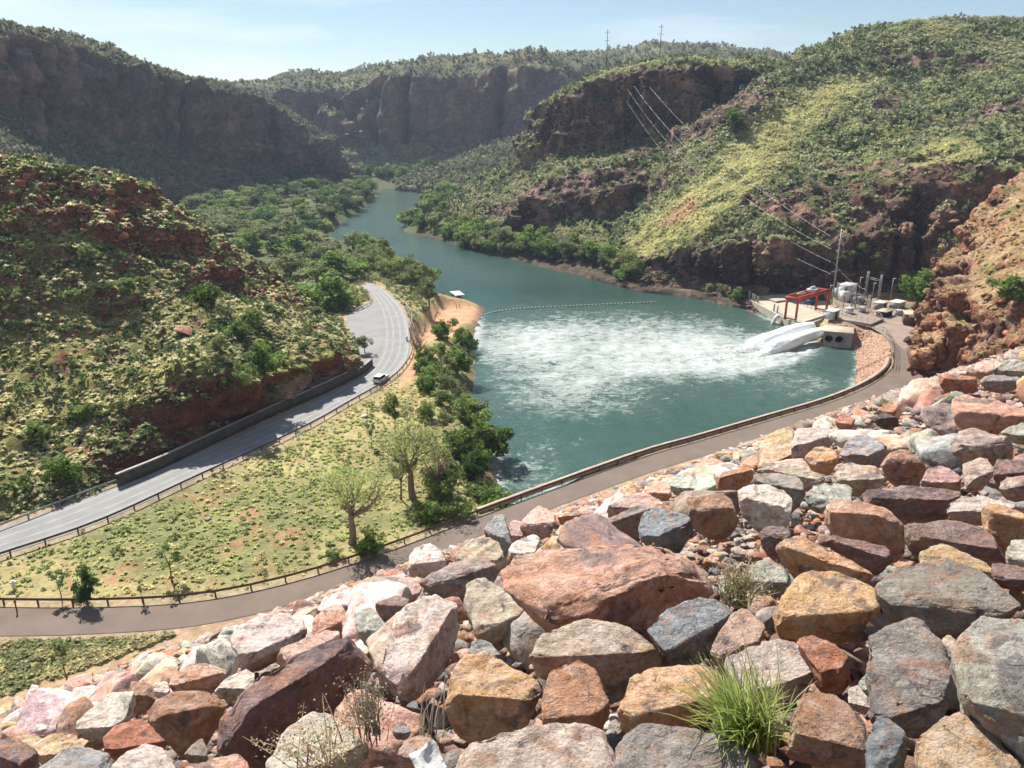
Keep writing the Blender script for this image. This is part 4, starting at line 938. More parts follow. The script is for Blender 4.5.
A = (0, 576, 4.); B_ = (256, 576, 4.); C_ = (512, 576, 4.); D_ = (768, 576, 4.); E_ = (384, 440, 4.); F_ = (576, 410, 4.); G_ = (768, 410, 4.); H_ = (768, 310, 4.); X0 = (0, 0, 1.)
HL = [
 (A, [(-80, 650), (0, 648), (60, 640), (120, 680), (170, 728), (110, 770), (60, 860), (-80, 860)], [(-60, 700), (120, 766)], 'purple', 'dark purple brown boulder in the bottom left corner of the slope'),
 (A, [(40, 648), (100, 632), (290, 628), (352, 660), (300, 700), (200, 735), (160, 725)], [(160, 728), (340, 690)], 'ochre', 'flat ochre slab behind the bottom left corner boulder'),
 (A, [(130, 780), (180, 730), (270, 680), (360, 668), (450, 690), (470, 712), (455, 745), (420, 800), (380, 860), (130, 860)], [(130, 850), (460, 760)], 'grey', 'pale grey streaked slab at the bottom edge, second from the left corner'),
 (A, [(405, 660), (450, 600), (520, 560), (650, 568), (692, 600), (690, 665), (600, 685), (500, 725), (470, 715), (420, 690)], [(420, 700), (690, 655)], 'red', 'brick red boulder below the big brown boulder at lower left'),
 (A, [(570, 550), (610, 510), (640, 490), (740, 445), (840, 455), (912, 495), (880, 545), (815, 590), (790, 690), (720, 710), (690, 640), (690, 592)], [(600, 570), (895, 510)], 'brown', 'big rounded brown boulder with dark underside at lower left'),
 (A, [(298, 640), (310, 582), (420, 470), (525, 440), (545, 480), (520, 558), (440, 602), (405, 640), (372, 668), (330, 662)], [(300, 612), (450, 603)], 'cream', 'cream slab leaning left of the brick red boulder'),
 (A, [(525, 420), (600, 430), (626, 488), (572, 546), (522, 542), (518, 490)], [(520, 478), (622, 470)], 'brown', 'small brown block between the cream slab and the brown boulder'),
 (A, [(655, 425), (760, 352), (900, 352), (918, 384), (890, 425), (840, 446), (740, 448), (690, 460)], [(700, 436), (912, 380)], 'salmon', 'salmon slab with shaded face above the big rounded brown boulder'),
 (A, [(850, 455), (920, 400), (1000, 365), (1030, 400), (960, 462), (895, 480)], None, 'cream', 'cream wedge right of the salmon slab at lower left'),
 (X0, [(231, 640), (235, 624), (248, 616), (264, 611), (292, 612), (311, 621), (307, 632), (290, 642), (262, 656), (238, 664)], [(236, 660), (308, 630)], 'palepink', 'large pale pinkish slab at the upper left brow of the slope'),
 (A, [(420, 790), (480, 722), (580, 660), (680, 690), (722, 742), (700, 800), (690, 860), (420, 860)], [(420, 850), (705, 790)], 'cream', 'mottled cream and grey boulder at the bottom edge below the brick red one'),
 (A, [(700, 775), (800, 732), (960, 700), (1000, 742), (992, 860), (700, 860)], [(700, 840), (995, 800)], 'salmon', 'light salmon boulder at the bottom edge left of the dried plants'),
 (A, [(735, 700), (805, 645), (832, 700), (815, 742), (752, 742)], None, 'greybrown', 'small grey brown stone wedged beside the long dark slab'),
 (A, [(610, 430), (668, 420), (682, 450), (652, 480), (620, 470)], None, 'cream', 'small nearly white stone above the big rounded brown boulder'),
 (B_, [(-215, 600), (-120, 540), (0, 425), (130, 340), (260, 255), (400, 213), (465, 235), (492, 300), (450, 345), (310, 430), (310, 520), (110, 585), (60, 665), (0, 712), (-100, 700), (-200, 662)], [(-200, 640), (300, 335)], 'purple', 'long dark purple slab lying diagonally above the dried plants'),
 (B_, [(50, 312), (180, 268), (310, 203), (368, 215), (250, 272), (130, 345), (95, 362)], [(95, 350), (365, 225)], 'pink', 'thin pink slab along the upper side of the long dark purple slab'),
 (B_, [(225, 172), (270, 130), (330, 105), (382, 165), (390, 206), (290, 212), (222, 245)], [(290, 205), (386, 178)], 'salmon', 'salmon peaked boulder above the thin pink slab'),
 (B_, [(385, 140), (450, 105), (482, 160), (536, 215), (530, 262), (506, 310), (470, 235), (395, 210)], [(450, 232), (536, 215)], 'greygreen', 'grey green block left of the tall white leaning boulder'),
 (B_, [(488, 372), (520, 290), (545, 210), (620, 95), (680, 65), (745, 80), (818, 140), (800, 205), (790, 290), (702, 372), (640, 462), (590, 450), (565, 420), (510, 402)], [(585, 445), (790, 120)], 'cream', 'tall leaning nearly white boulder above the dried plants'),
 (X0, [(463, 580), (481, 577), (500, 590), (520, 602), (537, 605), (531, 622), (515, 635), (492, 641), (478, 632), (465, 606)], [(478, 634), (537, 607)], 'tan', 'coarse tan boulder right of the tall white leaning boulder'),
 (B_, [(42, 745), (80, 640), (140, 580), (300, 524), (332, 560), (430, 620), (452, 682), (440, 725), (340, 780), (300, 860), (42, 860)], [(60, 850), (446, 660)], 'cream', 'cream boulder in front of the dried plants at the bottom edge'),
 (B_, [(500, 100), (560, 70), (612, 90), (602, 130), (572, 180), (546, 212), (500, 160), (468, 112)], [(470, 115), (605, 120)], 'purple', 'small dark mottled rock tucked behind the tall white leaning boulder'),
 (B_, [(742, 505), (760, 430), (800, 390), (850, 300), (940, 310), (1024, 338), (1085, 362), (1150, 400), (1142, 480), (1095, 580), (1024, 620), (900, 638), (850, 645), (790, 600)], [(760, 470), (1135, 500)], 'orange', 'large cream and orange boulder right of the dried plants'),
 (B_, [(850, 270), (885, 250), (940, 262), (992, 320), (960, 342), (850, 302)], None, 'grey', 'grey stone above the large cream and orange boulder'),
 (X0, [(456, 750), (471, 738), (512, 730), (565, 723), (607, 729), (628, 770), (628, 800), (450, 800)], [(450, 798), (628, 790)], 'palepink', 'wide pale pinkish grey slab at the bottom edge left of centre'),
 (B_, [(570, 690), (600, 650), (650, 628), (720, 660), (742, 740), (690, 762), (580, 722)], None, 'tan', 'tan stone beside the crumpled paper'),
 (B_, [(550, 602), (590, 580), (622, 620), (592, 647), (552, 642)], None, 'grey', 'fist shaped grey stone above the crumpled paper'),
 (C_, [(402, 640), (440, 597), (600, 600), (820, 625), (950, 680), (1060, 770), (1060, 860), (470, 860), (440, 722)], [(440, 850), (1060, 800)], 'greybrown', 'wide dark grey slab at the bottom edge under the green grass clump'),
 (C_, [(120, 470), (155, 370), (200, 318), (250, 314), (330, 370), (380, 430), (406, 510), (390, 602), (310, 622), (150, 590), (122, 590)], [(125, 560), (402, 560)], 'rust', 'pointed rusty boulder with a grey patch between the two bottom slabs'),
 (C_, [(430, 595), (440, 500), (480, 410), (550, 370), (770, 335), (850, 370), (880, 420), (830, 480), (700, 545), (680, 612), (560, 600)], [(436, 572), (850, 475)], 'orange', 'orange boulder immediately left of the green grass clump'),
 (C_, [(42, 282), (100, 235), (300, 165), (420, 175), (560, 240), (606, 295), (618, 350), (480, 405), (400, 475), (340, 420), (270, 345), (150, 372), (50, 328)], [(60, 330), (606, 303)], 'tan', 'long tan boulder directly below the giant salmon slab'),
 (C_, [(545, 215), (600, 150), (660, 110), (820, 68), (870, 90), (896, 130), (850, 205), (780, 292), (720, 335), (620, 305), (590, 270)], [(620, 300), (860, 165)], 'bluegrey', 'smooth blue grey boulder right below the giant salmon slab'),
 (C_, [(835, 220), (880, 150), (920, 125), (1010, 160), (1012, 210), (985, 272), (900, 342), (800, 330), (790, 300)], [(800, 310), (990, 262)], 'pink', 'upright pink boulder right of the smooth blue grey one'),
 (X0, [(499, 585), (499, 570), (509, 560), (526, 547), (550, 540), (590, 540), (636, 537), (668, 542), (683, 546), (697, 544), (712, 560), (718, 575), (716, 594), (690, 601), (672, 604), (645, 630), (615, 616), (580, 613), (545, 613), (537, 603), (520, 602)], [(574, 613), (690, 562)], 'salmon', 'giant salmon pink slab, the largest rock on the slope'),
 (X0, [(722, 662), (740, 651), (768, 640), (790, 636), (813, 651), (823, 665), (806, 686), (790, 694), (765, 704), (738, 694)], [(740, 696), (820, 672)], 'palepink', 'pale pink cracked boulder behind the green grass clump'),
 (D_, [(110, 252), (180, 238), (270, 265), (322, 322), (336, 420), (310, 464), (220, 442), (200, 355), (170, 300)], [(200, 400), (335, 380)], 'red', 'deep red rock right of the pale pink cracked boulder'),
 (D_, [(90, 600), (120, 470), (170, 445), (290, 455), (360, 520), (392, 570), (396, 690), (390, 770), (250, 742), (60, 695)], [(80, 620), (396, 700)], 'brown', 'red brown boulder right of the green grass clump'),
 (X0, [(770, 624), (770, 608), (783, 594), (795, 580), (818, 568), (840, 572), (866, 580), (885, 592), (873, 608), (860, 627), (843, 630), (805, 629)], [(774, 618), (872, 612)], 'orange', 'rounded orange and cream boulder with dark underside right of centre'),
 (D_, [(400, 225), (440, 190), (520, 150), (620, 137), (642, 190), (692, 260), (690, 342), (742, 365), (772, 412), (760, 470), (702, 572), (640, 602), (540, 612), (440, 600), (400, 562), (410, 500), (455, 450), (470, 380), (440, 300)], [(410, 590), (765, 480)], 'greybrown', 'tall grey brown boulder with orange patch at lower right'),
 (D_, [(740, 260), (800, 195), (900, 147), (1024, 158), (1120, 200), (1120, 770), (1000, 742), (900, 640), (800, 545), (768, 430), (744, 320)], [(785, 480), (1100, 560)], 'greygreen', 'huge grey green and pink boulder at the right edge'),
 (D_, [(558, 672), (640, 620), (760, 530), (800, 540), (900, 640), (1024, 745), (1024, 860), (640, 860)], [(630, 850), (1030, 830)], 'ochre', 'ochre triangular boulder in the bottom right corner'),
 (D_, [(393, 662), (430, 572), (460, 533), (510, 590), (566, 640), (540, 705), (520, 860), (396, 860)], [(470, 800), (562, 640)], 'bluegrey', 'small upright speckled grey rock at the bottom edge'),
 (X0, [(876, 590), (878, 575), (885, 563), (918, 556), (948, 554), (965, 565), (990, 576), (1008, 588), (1024, 600), (1024, 613), (1012, 613), (985, 620), (960, 628), (930, 627), (915, 614), (897, 612)], [(880, 600), (1015, 610)], 'greybrown', 'broad dark grey and purple boulder above the huge right edge boulder'),
 (D_, [(688, 262), (720, 233), (752, 260), (762, 350), (702, 332)], None, 'tan', 'small tan stone beside the tall grey brown boulder'),
 (D_, [(362, 432), (395, 380), (447, 430), (440, 472), (400, 482)], None, 'greygreen', 'small grey green chip left of the tall grey brown boulder'),
 (D_, [(320, 442), (360, 438), (412, 500), (400, 545), (350, 492)], None, 'cream', 'small cream chip under the deep red rock'),
 (E_, [(95, 482), (110, 440), (180, 411), (260, 460), (272, 492), (200, 542), (100, 542)], [(97, 500), (265, 480)], 'palepink', 'pale purple rock standing at the left end of the brow against the lower road'),
 (E_, [(140, 572), (200, 520), (330, 475), (420, 470), (452, 500), (462, 572), (320, 562), (310, 622), (270, 632), (200, 602)], [(160, 580), (450, 515)], 'greybrown', 'long grey and brown boulder above the tall white leaning one'),
 (E_, [(270, 462), (320, 420), (400, 377), (460, 410), (490, 480), (470, 512), (420, 482), (330, 482), (300, 487)], None, 'tan', 'tan block behind the long grey and brown boulder'),
 (E_, [(403, 372), (405, 330), (440, 308), (470, 284), (495, 320), (512, 400), (490, 462), (470, 412)], [(410, 375), (505, 400)], 'bluegrey', 'upright dark blue grey rock standing against the lower road'),
 (E_, [(500, 342), (520, 311), (546, 320), (562, 380), (530, 402), (505, 390)], None, 'pink', 'small pink rock between the upright blue grey rock and the purple one'),
 (E_, [(543, 346), (580, 290), (622, 261), (680, 275), (692, 332), (640, 384), (560, 362)], [(548, 347), (690, 332)], 'pink', 'pinkish purple rock on the brow left of the rusty one'),
 (E_, [(690, 312), (760, 290), (820, 284), (846, 332), (822, 362), (780, 332), (730, 322)], [(700, 308), (830, 295)], 'rust', 'dark rusty rock on the brow above the giant salmon slab'),
 (E_, [(680, 392), (700, 345), (760, 319), (812, 360), (760, 402), (710, 407)], None, 'tan', 'rounded tan rock just above the giant salmon slab'),
 (E_, [(758, 404), (830, 354), (880, 350), (916, 385), (910, 408), (800, 410)], None, 'salmon', 'light salmon rock touching the top of the giant salmon slab'),
 (E_, [(495, 482), (510, 410), (560, 388), (600, 374), (622, 395), (560, 432), (520, 472)], None, 'cream', 'cream rock at the upper left corner of the giant salmon slab'),
 (F_, [(90, 462), (180, 410), (270, 374), (299, 395), (252, 470), (250, 512), (190, 517), (130, 492)], [(98, 464), (285, 402)], 'greybrown', 'grey topped brown boulder above the right half of the giant salmon slab'),
 (E_, [(0, 602), (60, 560), (120, 540), (162, 560), (130, 622), (60, 682), (0, 662)], [(10, 660), (150, 600)], 'pink', 'pinkish grey rock left of the long grey and brown boulder'),
 (F_, [(250, 432), (320, 379), (400, 405), (474, 440), (477, 465), (430, 542), (340, 532), (250, 502)], [(290, 520), (470, 465)], 'bluegrey', 'speckled grey boulder at the upper right corner of the giant salmon slab'),
 (F_, [(440, 347), (590, 334), (622, 360), (656, 460), (600, 497), (540, 492), (510, 442), (450, 422)], [(450, 405), (640, 400)], 'brown', 'layered brown block right of the speckled grey boulder'),
 (F_, [(648, 322), (700, 289), (830, 320), (866, 350), (862, 420), (850, 472), (780, 462), (720, 472), (660, 402)], [(650, 345), (840, 390)], 'cream', 'blocky cream and black boulder right of the layered brown block'),
 (F_, [(550, 282), (600, 235), (700, 221), (712, 270), (650, 332), (570, 342)], [(560, 270), (705, 240)], 'rust', 'dark rusty boulder above the layered brown block'),
 (F_, [(728, 242), (730, 200), (750, 120), (790, 85), (862, 60), (882, 90), (862, 182)], [(735, 238), (866, 175)], 'ochre', 'tall ochre rock at the road end of the slope near the middle'),
 (X0, [(789, 451), (793, 436), (796, 430), (818, 427), (843, 431), (830, 441), (811, 447), (803, 458)], [(793, 448), (838, 433)], 'palepink', 'pale wedge shaped rock right of the tall ochre one'),
 (F_, [(912, 192), (950, 150), (1024, 142), (1058, 190), (1030, 240), (960, 222)], [(930, 205), (1050, 205)], 'orange', 'small orange boulder below the pale wedge shaped rock'),
 (F_, [(720, 242), (740, 220), (800, 213), (920, 225), (1002, 270), (960, 300), (900, 312), (860, 270)], [(760, 236), (990, 287)], 'tan', 'thin tan slab pointing right below the tall ochre rock'),
 (F_, [(706, 280), (712, 258), (780, 249), (890, 260), (926, 340), (912, 387), (870, 392), (830, 320)], [(720, 285), (926, 325)], 'greybrown', 'grey boulder behind the blocky cream and black boulder'),
 (F_, [(918, 342), (960, 290), (1040, 284), (1100, 310), (1050, 350), (1000, 400)], None, 'greygreen', 'pale grey green slab left of the large salmon brown boulder'),
 (F_, [(268, 312), (320, 279), (370, 290), (387, 320), (340, 352), (280, 342)], None, 'salmon', 'small salmon rock above the speckled grey boulder'),
 (F_, [(368, 272), (420, 254), (477, 265), (472, 312), (440, 332), (410, 322)], None, 'greygreen', 'small grey green rock near the brow above the layered brown block'),
 (F_, [(108, 402), (200, 345), (270, 329), (352, 370), (332, 387), (260, 375), (150, 412)], None, 'pink', 'wide pink slab on the brow left of the small salmon rock'),
 (F_, [(-5, 412), (40, 399), (77, 440), (72, 472), (40, 482), (0, 442)], None, 'rust', 'small rust red rock on the brow above the giant slab'),
 (F_, [(728, 492), (780, 454), (842, 460), (862, 500), (830, 540), (822, 602), (760, 562)], [(732, 500), (855, 505)], 'purple', 'dark purple rock below the blocky cream and black boulder'),
 (G_, [(28, 545), (50, 518), (90, 504), (150, 510), (250, 560), (330, 600), (437, 655), (432, 697), (370, 672), (250, 642), (160, 642), (120, 662), (55, 605)], [(45, 540), (432, 668)], 'orange', 'long narrow orange boulder above the rounded orange and cream one'),
 (F_, [(688, 622), (760, 584), (872, 650), (852, 692), (740, 722), (680, 662)], None, 'greygreen', 'grey green boulder beside the dry grass clump'),
 (F_, [(568, 672), (640, 664), (682, 722), (640, 770), (590, 752)], None, 'greygreen', 'small grey green stone left of the dry grass clump'),
 (G_, [(208, 385), (260, 354), (380, 365), (470, 400), (522, 430), (547, 490), (552, 572), (500, 562), (400, 542), (290, 522), (248, 462)], [(225, 405), (522, 432)], 'salmon', 'large salmon topped boulder with a dark brown face right of centre'),
 (G_, [(338, 325), (420, 312), (600, 303), (700, 310), (792, 330), (762, 402), (740, 424), (640, 408), (560, 412), (480, 392), (400, 362)], [(400, 352), (780, 358)], 'purple', 'long purple grey slab behind the large salmon topped boulder'),
 (G_, [(243, 255), (300, 208), (440, 229), (480, 265), (440, 312), (340, 312), (270, 292)], [(265, 285), (478, 275)], 'tan', 'flat tan slab above the long purple grey slab'),
 (G_, [(448, 205), (480, 170), (540, 154), (600, 185), (632, 240), (600, 302), (540, 302), (490, 252)], [(455, 208), (610, 200)], 'brown', 'dark brown boulder with ochre top above the long purple grey slab'),
 (G_, [(280, 167), (330, 99), (400, 100), (470, 129), (482, 180), (440, 212), (390, 192), (330, 187)], [(385, 190), (475, 150)], 'grey', 'angular grey boulder above the flat tan slab'),
 (G_, [(608, 300), (620, 268), (640, 230), (690, 214), (762, 260), (782, 312), (700, 302)], [(615, 290), (775, 290)], 'pink', 'angular pinkish rock right of the dark brown boulder with ochre top'),
 (G_, [(778, 217), (850, 189), (907, 200), (902, 270), (830, 302), (790, 302)], [(800, 290), (900, 250)], 'tan', 'upright tan block in the upper right rock field'),
 (G_, [(898, 262), (920, 194), (1000, 190), (1060, 195), (1050, 262), (940, 272), (910, 302)], [(900, 262), (1050, 245)], 'purple', 'purple block at the right edge above the pink block'),
 (G_, [(918, 312), (945, 269), (1030, 260), (1060, 300), (1060, 347), (960, 347)], [(920, 315), (1060, 300)], 'pink', 'pink block at the right edge below the purple block'),
 (G_, [(718, 155), (760, 84), (830, 75), (960, 109), (992, 120), (987, 182), (900, 197), (830, 192)], [(730, 160), (988, 125)], 'tan', 'large flat topped tan boulder in the upper right rock field'),
 (G_, [(535, 452), (600, 439), (740, 430), (850, 470), (900, 500), (952, 592), (900, 612), (820, 582), (760, 547), (600, 532), (560, 522)], [(545, 500), (945, 560)], 'purple', 'wide purple pink slab right of the large salmon topped boulder'),
 (G_, [(850, 385), (900, 369), (1030, 410), (1060, 440), (1050, 530), (960, 542), (900, 502), (865, 462)], [(860, 400), (1055, 445)], 'orange', 'orange block at the right edge above the wide purple pink slab'),
 (G_, [(738, 347), (850, 339), (1000, 388), (900, 395), (850, 432), (780, 412), (745, 382)], None, 'cream', 'cream slab left of the orange block at the right edge'),
 (G_, [(948, 572), (975, 519), (1060, 520), (1060, 627), (970, 612)], None, 'cream', 'nearly white block at the right edge above the huge grey green boulder'),
 (G_, [(600, 545), (700, 529), (860, 600), (912, 640), (906, 682), (850, 652), (780, 612), (720, 577), (640, 592)], None, 'ochre', 'ochre rock behind the broad dark grey and purple boulder'),
 (G_, [(218, 512), (270, 504), (340, 535), (480, 550), (517, 575), (470, 632), (430, 642), (340, 582)], [(230, 520), (500, 600)], 'purple', 'purple and cream rock in front of the large salmon topped boulder'),
 (G_, [(915, 85), (1000, 54), (1060, 55), (1060, 117), (980, 112)], None, 'greygreen', 'pale grey green rock at the right edge above the purple block'),
 (G_, [(878, 612), (1000, 620), (1060, 640), (1060, 702), (950, 682)], None, 'purple', 'dark purple slab at the right edge just above the huge grey green boulder'),
 (H_, [(680, 258), (750, 259), (845, 270), (852, 315), (800, 312), (690, 307)], [(682, 276), (850, 280)], 'red', 'purple red block at the top of the slope under the orange outcrop'),
 (H_, [(733, 402), (735, 350), (790, 337), (860, 360), (1000, 388), (1060, 400), (1060, 457), (940, 467), (850, 442), (750, 442)], [(745, 405), (1060, 430)], 'salmon', 'long salmon boulder near the right edge under the purple red block'),
 (H_, [(568, 352), (640, 309), (692, 315), (692, 347), (640, 372), (590, 367)], None, 'tan', 'pale tan slab left of the purple red block'),
 (H_, [(838, 272), (900, 261), (1002, 262), (1012, 302), (950, 312), (870, 302)], [(850, 285), (1008, 285)], 'greybrown', 'grey brown rock right of the purple red block'),
 (H_, [(893, 242), (960, 204), (1060, 205), (1060, 257), (930, 262)], None, 'greygreen', 'pale greenish slab at the right edge near the top of the slope'),
 (H_, [(788, 252), (810, 220), (880, 189), (902, 210), (870, 242), (830, 267)], None, 'pink', 'pink rock at the top of the slope beside the outcrop'),
 (H_, [(268, 442), (300, 409), (347, 430), (342, 472), (300, 472)], None, 'red', 'small purple red rock near the road in the upper rock field'),
 (H_, [(438, 402), (490, 361), (512, 400), (500, 425), (460, 425)], None, 'rust', 'small rust coloured rock in the upper rock field'),
 (H_, [(428, 432), (470, 404), (522, 430), (527, 472), (470, 462)], [(430, 440), (520, 425)], 'dark', 'small nearly black rock below the rust coloured one'),
]
for it in HL: hero(*it)
print('HEROES', len(HERO), [round(h_['t'], 1) for h_ in HERO])

# ---- ordinary boulders: a set of shapes, copied
def rand_hull(rs, n=12):
    sx, sy, sz = rs.uniform(.75, 1.15), rs.uniform(.6, .95), rs.uniform(.32, .62); P_ = []
    for i in range(n):
        d = rs.normal(0, 1, 3); d /= np.abs(d).max()**.6*np.linalg.norm(d)**.4; P_.append(d*np.array([sx, sy, sz])*.5)
    return np.array(P_)
RP = []
for k in range(16):
    rs = np.random.RandomState(300+k); V, Fq, c = rock_hull(rand_hull(rs), .075, .045, 400+k*7); RP.append(new_mesh('boulder', V, Fq, M['rock'], False, c))
SM = []                                  # rough small stones for the rubble
for k in range(12):
    rs = np.random.RandomState(700+k); V, Fq, c = rock_hull(rand_hull(rs, 11), .62, .05, 800+k); print('SM', len(V)) if k < 3 else None; SM.append((V, Fq, np.zeros((0, 4), int), np.ones(len(V))))
palk = list(PAL); palw = np.array([dict(purple=9, ochre=6, cream=13, grey=8, red=5, brown=8, salmon=14, pink=9, greygreen=5, bluegrey=4, tan=12, rust=8, orange=11, greybrown=10, palepink=9, dark=0)[k] for k in palk], float); palw /= palw.sum()
cand = []
for _ in range(17000):
    s = random.uniform(-75, 200); d = random.uniform(-.5, 74); xy = DA*s+DN*d; far = sm(25, 60, d)
    left = sm(55, 20, xy[0]+60-0*d) if False else 0
    size = .8+2.2*random.random()**1.6*(1-.35*far)*(1-.35*sm(10, -40, s))
    q = np.array([xy[0], xy[1], damz(*xy)]); px_, py_, dd = proj(q[None]); px_, py_, dd = px_[0], py_[0], dd[0]
    inf_ = dd > 3 and -20 < px_ < 1044 and 300 < py_ < 790
    if not inf_ and not (1 < dd < 90 and -350 < px_ < 1900 and 200 < py_ < 1300): continue
    if xy[0]**2+xy[1]**2 < 2.5: continue
    cand.append((dd, s, d, size, px_, py_))
cand.sort(key=lambda c: -c[3]/c[0]); GEN = []; cell = {}
hp = [(h_['O'], h_['t'], h_['O'].mean(0), np.ptp(h_['O'], axis=0).max()*.6) for h_ in HERO]
for dd, s, d, size, px_, py_ in cand:
    key = (int(s//3), int(d//3)); ok = True
    for i in (-1, 0, 1):
        for j in (-1, 0, 1):
            for (s2, d2, z2) in cell.get((key[0]+i, key[1]+j), ()):
                if (s-s2)**2+(d-d2)**2 < (.345*(size+z2))**2: ok = False; break
    if not ok: continue
    rp = size*.45*F/dd; bad = False
    for O, t, c, rr in hp:
        if abs(px_-c[0]) < rr+rp and abs(py_-c[1]) < rr+rp and dd < t*1.25+size*.5:
            tst = np.array([[px_, py_], [px_-rp*.8, py_-rp*.3], [px_+rp*.8, py_-rp*.3], [px_, py_-rp*.8], [px_, py_+rp*.3]])
            if (poly_sd(tst[:, 0], tst[:, 1], O) < (0 if dd < t else 0)).any(): bad = True; break
    if bad: continue
    cell.setdefault(key, []).append((s, d, size)); GEN.append((dd, s, d, size, px_, py_))
GEN.sort(key=lambda c: -c[3]/c[0]); GEN = [g for g in GEN if -20 < g[4] < 1044 and g[5] < 790]+[g for g in GEN if not (-20 < g[4] < 1044 and g[5] < 790)]; NIND = 300-len(HERO)-6; print('GEN', len(GEN))
seen = {}
rel = [('right of', lambda dx, dy: dx > abs(dy)), ('left of', lambda dx, dy: -dx > abs(dy)), ('below', lambda dx, dy: dy >= abs(dx)), ('above', lambda dx, dy: True)]
for i, (dd, s, d, size, px_, py_) in enumerate(GEN[:NIND]):
    xy = DA*s+DN*d; c = random.choices(palk, palw)[0]; o = link('boulder', random.choice(RP), None, (xy[0], xy[1], damz(*xy)+random.uniform(-.12, .12)*size-.05))
    o.rotation_euler = (random.gauss(.25, .3), random.gauss(0, .3), random.uniform(0, 6.28)); k = size*1.12; o.scale = (k, k*random.uniform(.85, 1.1), k*random.uniform(.8, 1.1))
    o.color = (*[x*random.uniform(.85, 1.12) for x in PAL[c]], 1)
    szn = 'small' if size*F/dd < 22 else ('medium' if size*F/dd < 45 else 'large')
    for H0 in sorted(HERO, key=lambda h_: (h_['cx']-px_)**2+(h_['cy']-py_)**2)[:8]:
        dx, dy = px_-H0['cx'], py_-H0['cy']; rn = next(n0 for n0, f0 in rel if f0(dx, dy)); lab = '%s %s rock %s the %s' % (szn, PN[c], rn, H0['label']); lab = ' '.join(lab.split()[:16])
        if lab not in seen: break
    seen[lab] = 1; tag(o, lab, 'boulder', rocks_grp)
rest = GEN[NIND:]; pos = []; scl = []
for dd, s, d, size, px_, py_ in rest: xy = DA*s+DN*d; pos.append((xy[0], xy[1], damz(*xy))); scl.append(size)
# stones filling every gap; finer towards the toe
s_, d_ = RS.uniform(-80, 210, 70000), RS.uniform(0, 1, 70000)**1.25*77.5
xy = s_[:, None]*DA+d_[:, None]*DN; q = np.c_[xy, damz(xy[:, 0], xy[:, 1])-.85-.3*RS.uniform(0, 1, 70000)+.8*sm(35, 65, d_)]; px_, py_, dd = proj(q)
k = (px_ > -300)&(px_ < 1900)&(py_ > 200)&(py_ < 1200)&(dd > 1.2)&(RS.uniform(0, 1, len(q)) < np.clip(.7+dd/70, 0, 1)); q = q[k]; dd = dd[k]; n = len(q)
xn = RS.uniform(-15, 40, 22000)[:, None]*DA+RS.uniform(1, 22, 22000)[:, None]*DN; qn = np.c_[xn, damz(xn[:, 0], xn[:, 1])-RS.uniform(.55, 1.25, 22000)]; a_, b_, c_ = proj(qn); kn = (a_ > -15)&(a_ < 1040)&(b_ > 480)&(b_ < 800)&(c_ > 2.5); qn = qn[kn][:9000]; q = np.r_[q, qn]; dd = np.r_[dd, np.full(len(qn), 12.)]; n = len(q)
sz = RS.uniform(.25, .75, n)*np.clip(dd/30, .8, 1.25); print('rubble', n, len(rest))
cols = np.array([PAL[k_] for k_ in palk])[RS.choice(len(palk), n+len(rest), p=palw)]*RS.uniform(.55, 1.0, (n+len(rest), 1))
pos = np.r_[np.array(pos).reshape(-1, 3), q]; scl = np.r_[np.array(scl), sz]
rb = scatter('rubble', SM, pos, scl, cols, M['rubble'], 1.0); rb.color = (1, 1, 1, 1); tag(rb, 'pinkish grey rubble filling the dam slope between the boulders down to the lower road', 'rubble', kind='stuff')
# revetment stones between the road and the river, by the outlet
rv = np.array([at(*p_) for p_ in [(840, 330), (846, 325), (866, 329), (883, 336), (892, 358), (880, 376), (850, 391), (857, 372)]]); a0, a1 = rv[:, :2].min(0)-4, rv[:, :2].max(0)+2
qq = RS.uniform(a0, a1, (9000, 2)); kk = (poly_sd(qq[:, 0], qq[:, 1], rv) < 2.5)&(poly_sd(qq[:, 0], qq[:, 1], RIV) > -.4)&(poly_sd(qq[:, 0], qq[:, 1], low_poly) > .3)&(poly_sd(qq[:, 0], qq[:, 1], yard) > .3); qq = qq[kk][:3000]; n = len(qq)
q = np.c_[qq, 0*qq[:, 0]]; q[:, 2] = ground_z(q); cols = np.array([PAL[k_] for k_ in ('salmon', 'orange', 'tan', 'pink', 'rust')])[RS.randint(0, 5, n)]*RS.uniform(.7, 1.1, (n, 1))
rr = scatter('revetment_stones', SM, q, RS.uniform(.35, .9, n), cols, M['rubble']); rr.color = (1, 1, 1, 1); tag(rr, 'orange stone pitching on the bank between outlet block and lower road', 'stones', kind='stuff')
# loose stones on the hills
for nm, k0, s0, s1 in (('red_hill', 2600, .3, 1.5), ('long_spur_hill', 2600, .5, 2.2), ('bluff_hill', 1300, .6, 2.6), ('red_rock_outcrop', 500, .3, 1.2)):
    p, c, qx, qy = sample_hill(HD[nm], k0, .9, steepmin=.25); o = scatter('scree', SM, p, RS.uniform(s0, s1, k0)**1.0, np.clip(c*1.25, 0, 1)*RS.uniform(.7, 1.3, (k0, 1)), M['outcrop']); o.color = (1, 1, 1, 1)
    tag(o, 'loose stones lying on the '+nm.replace('_', ' '), 'stones', kind='stuff')

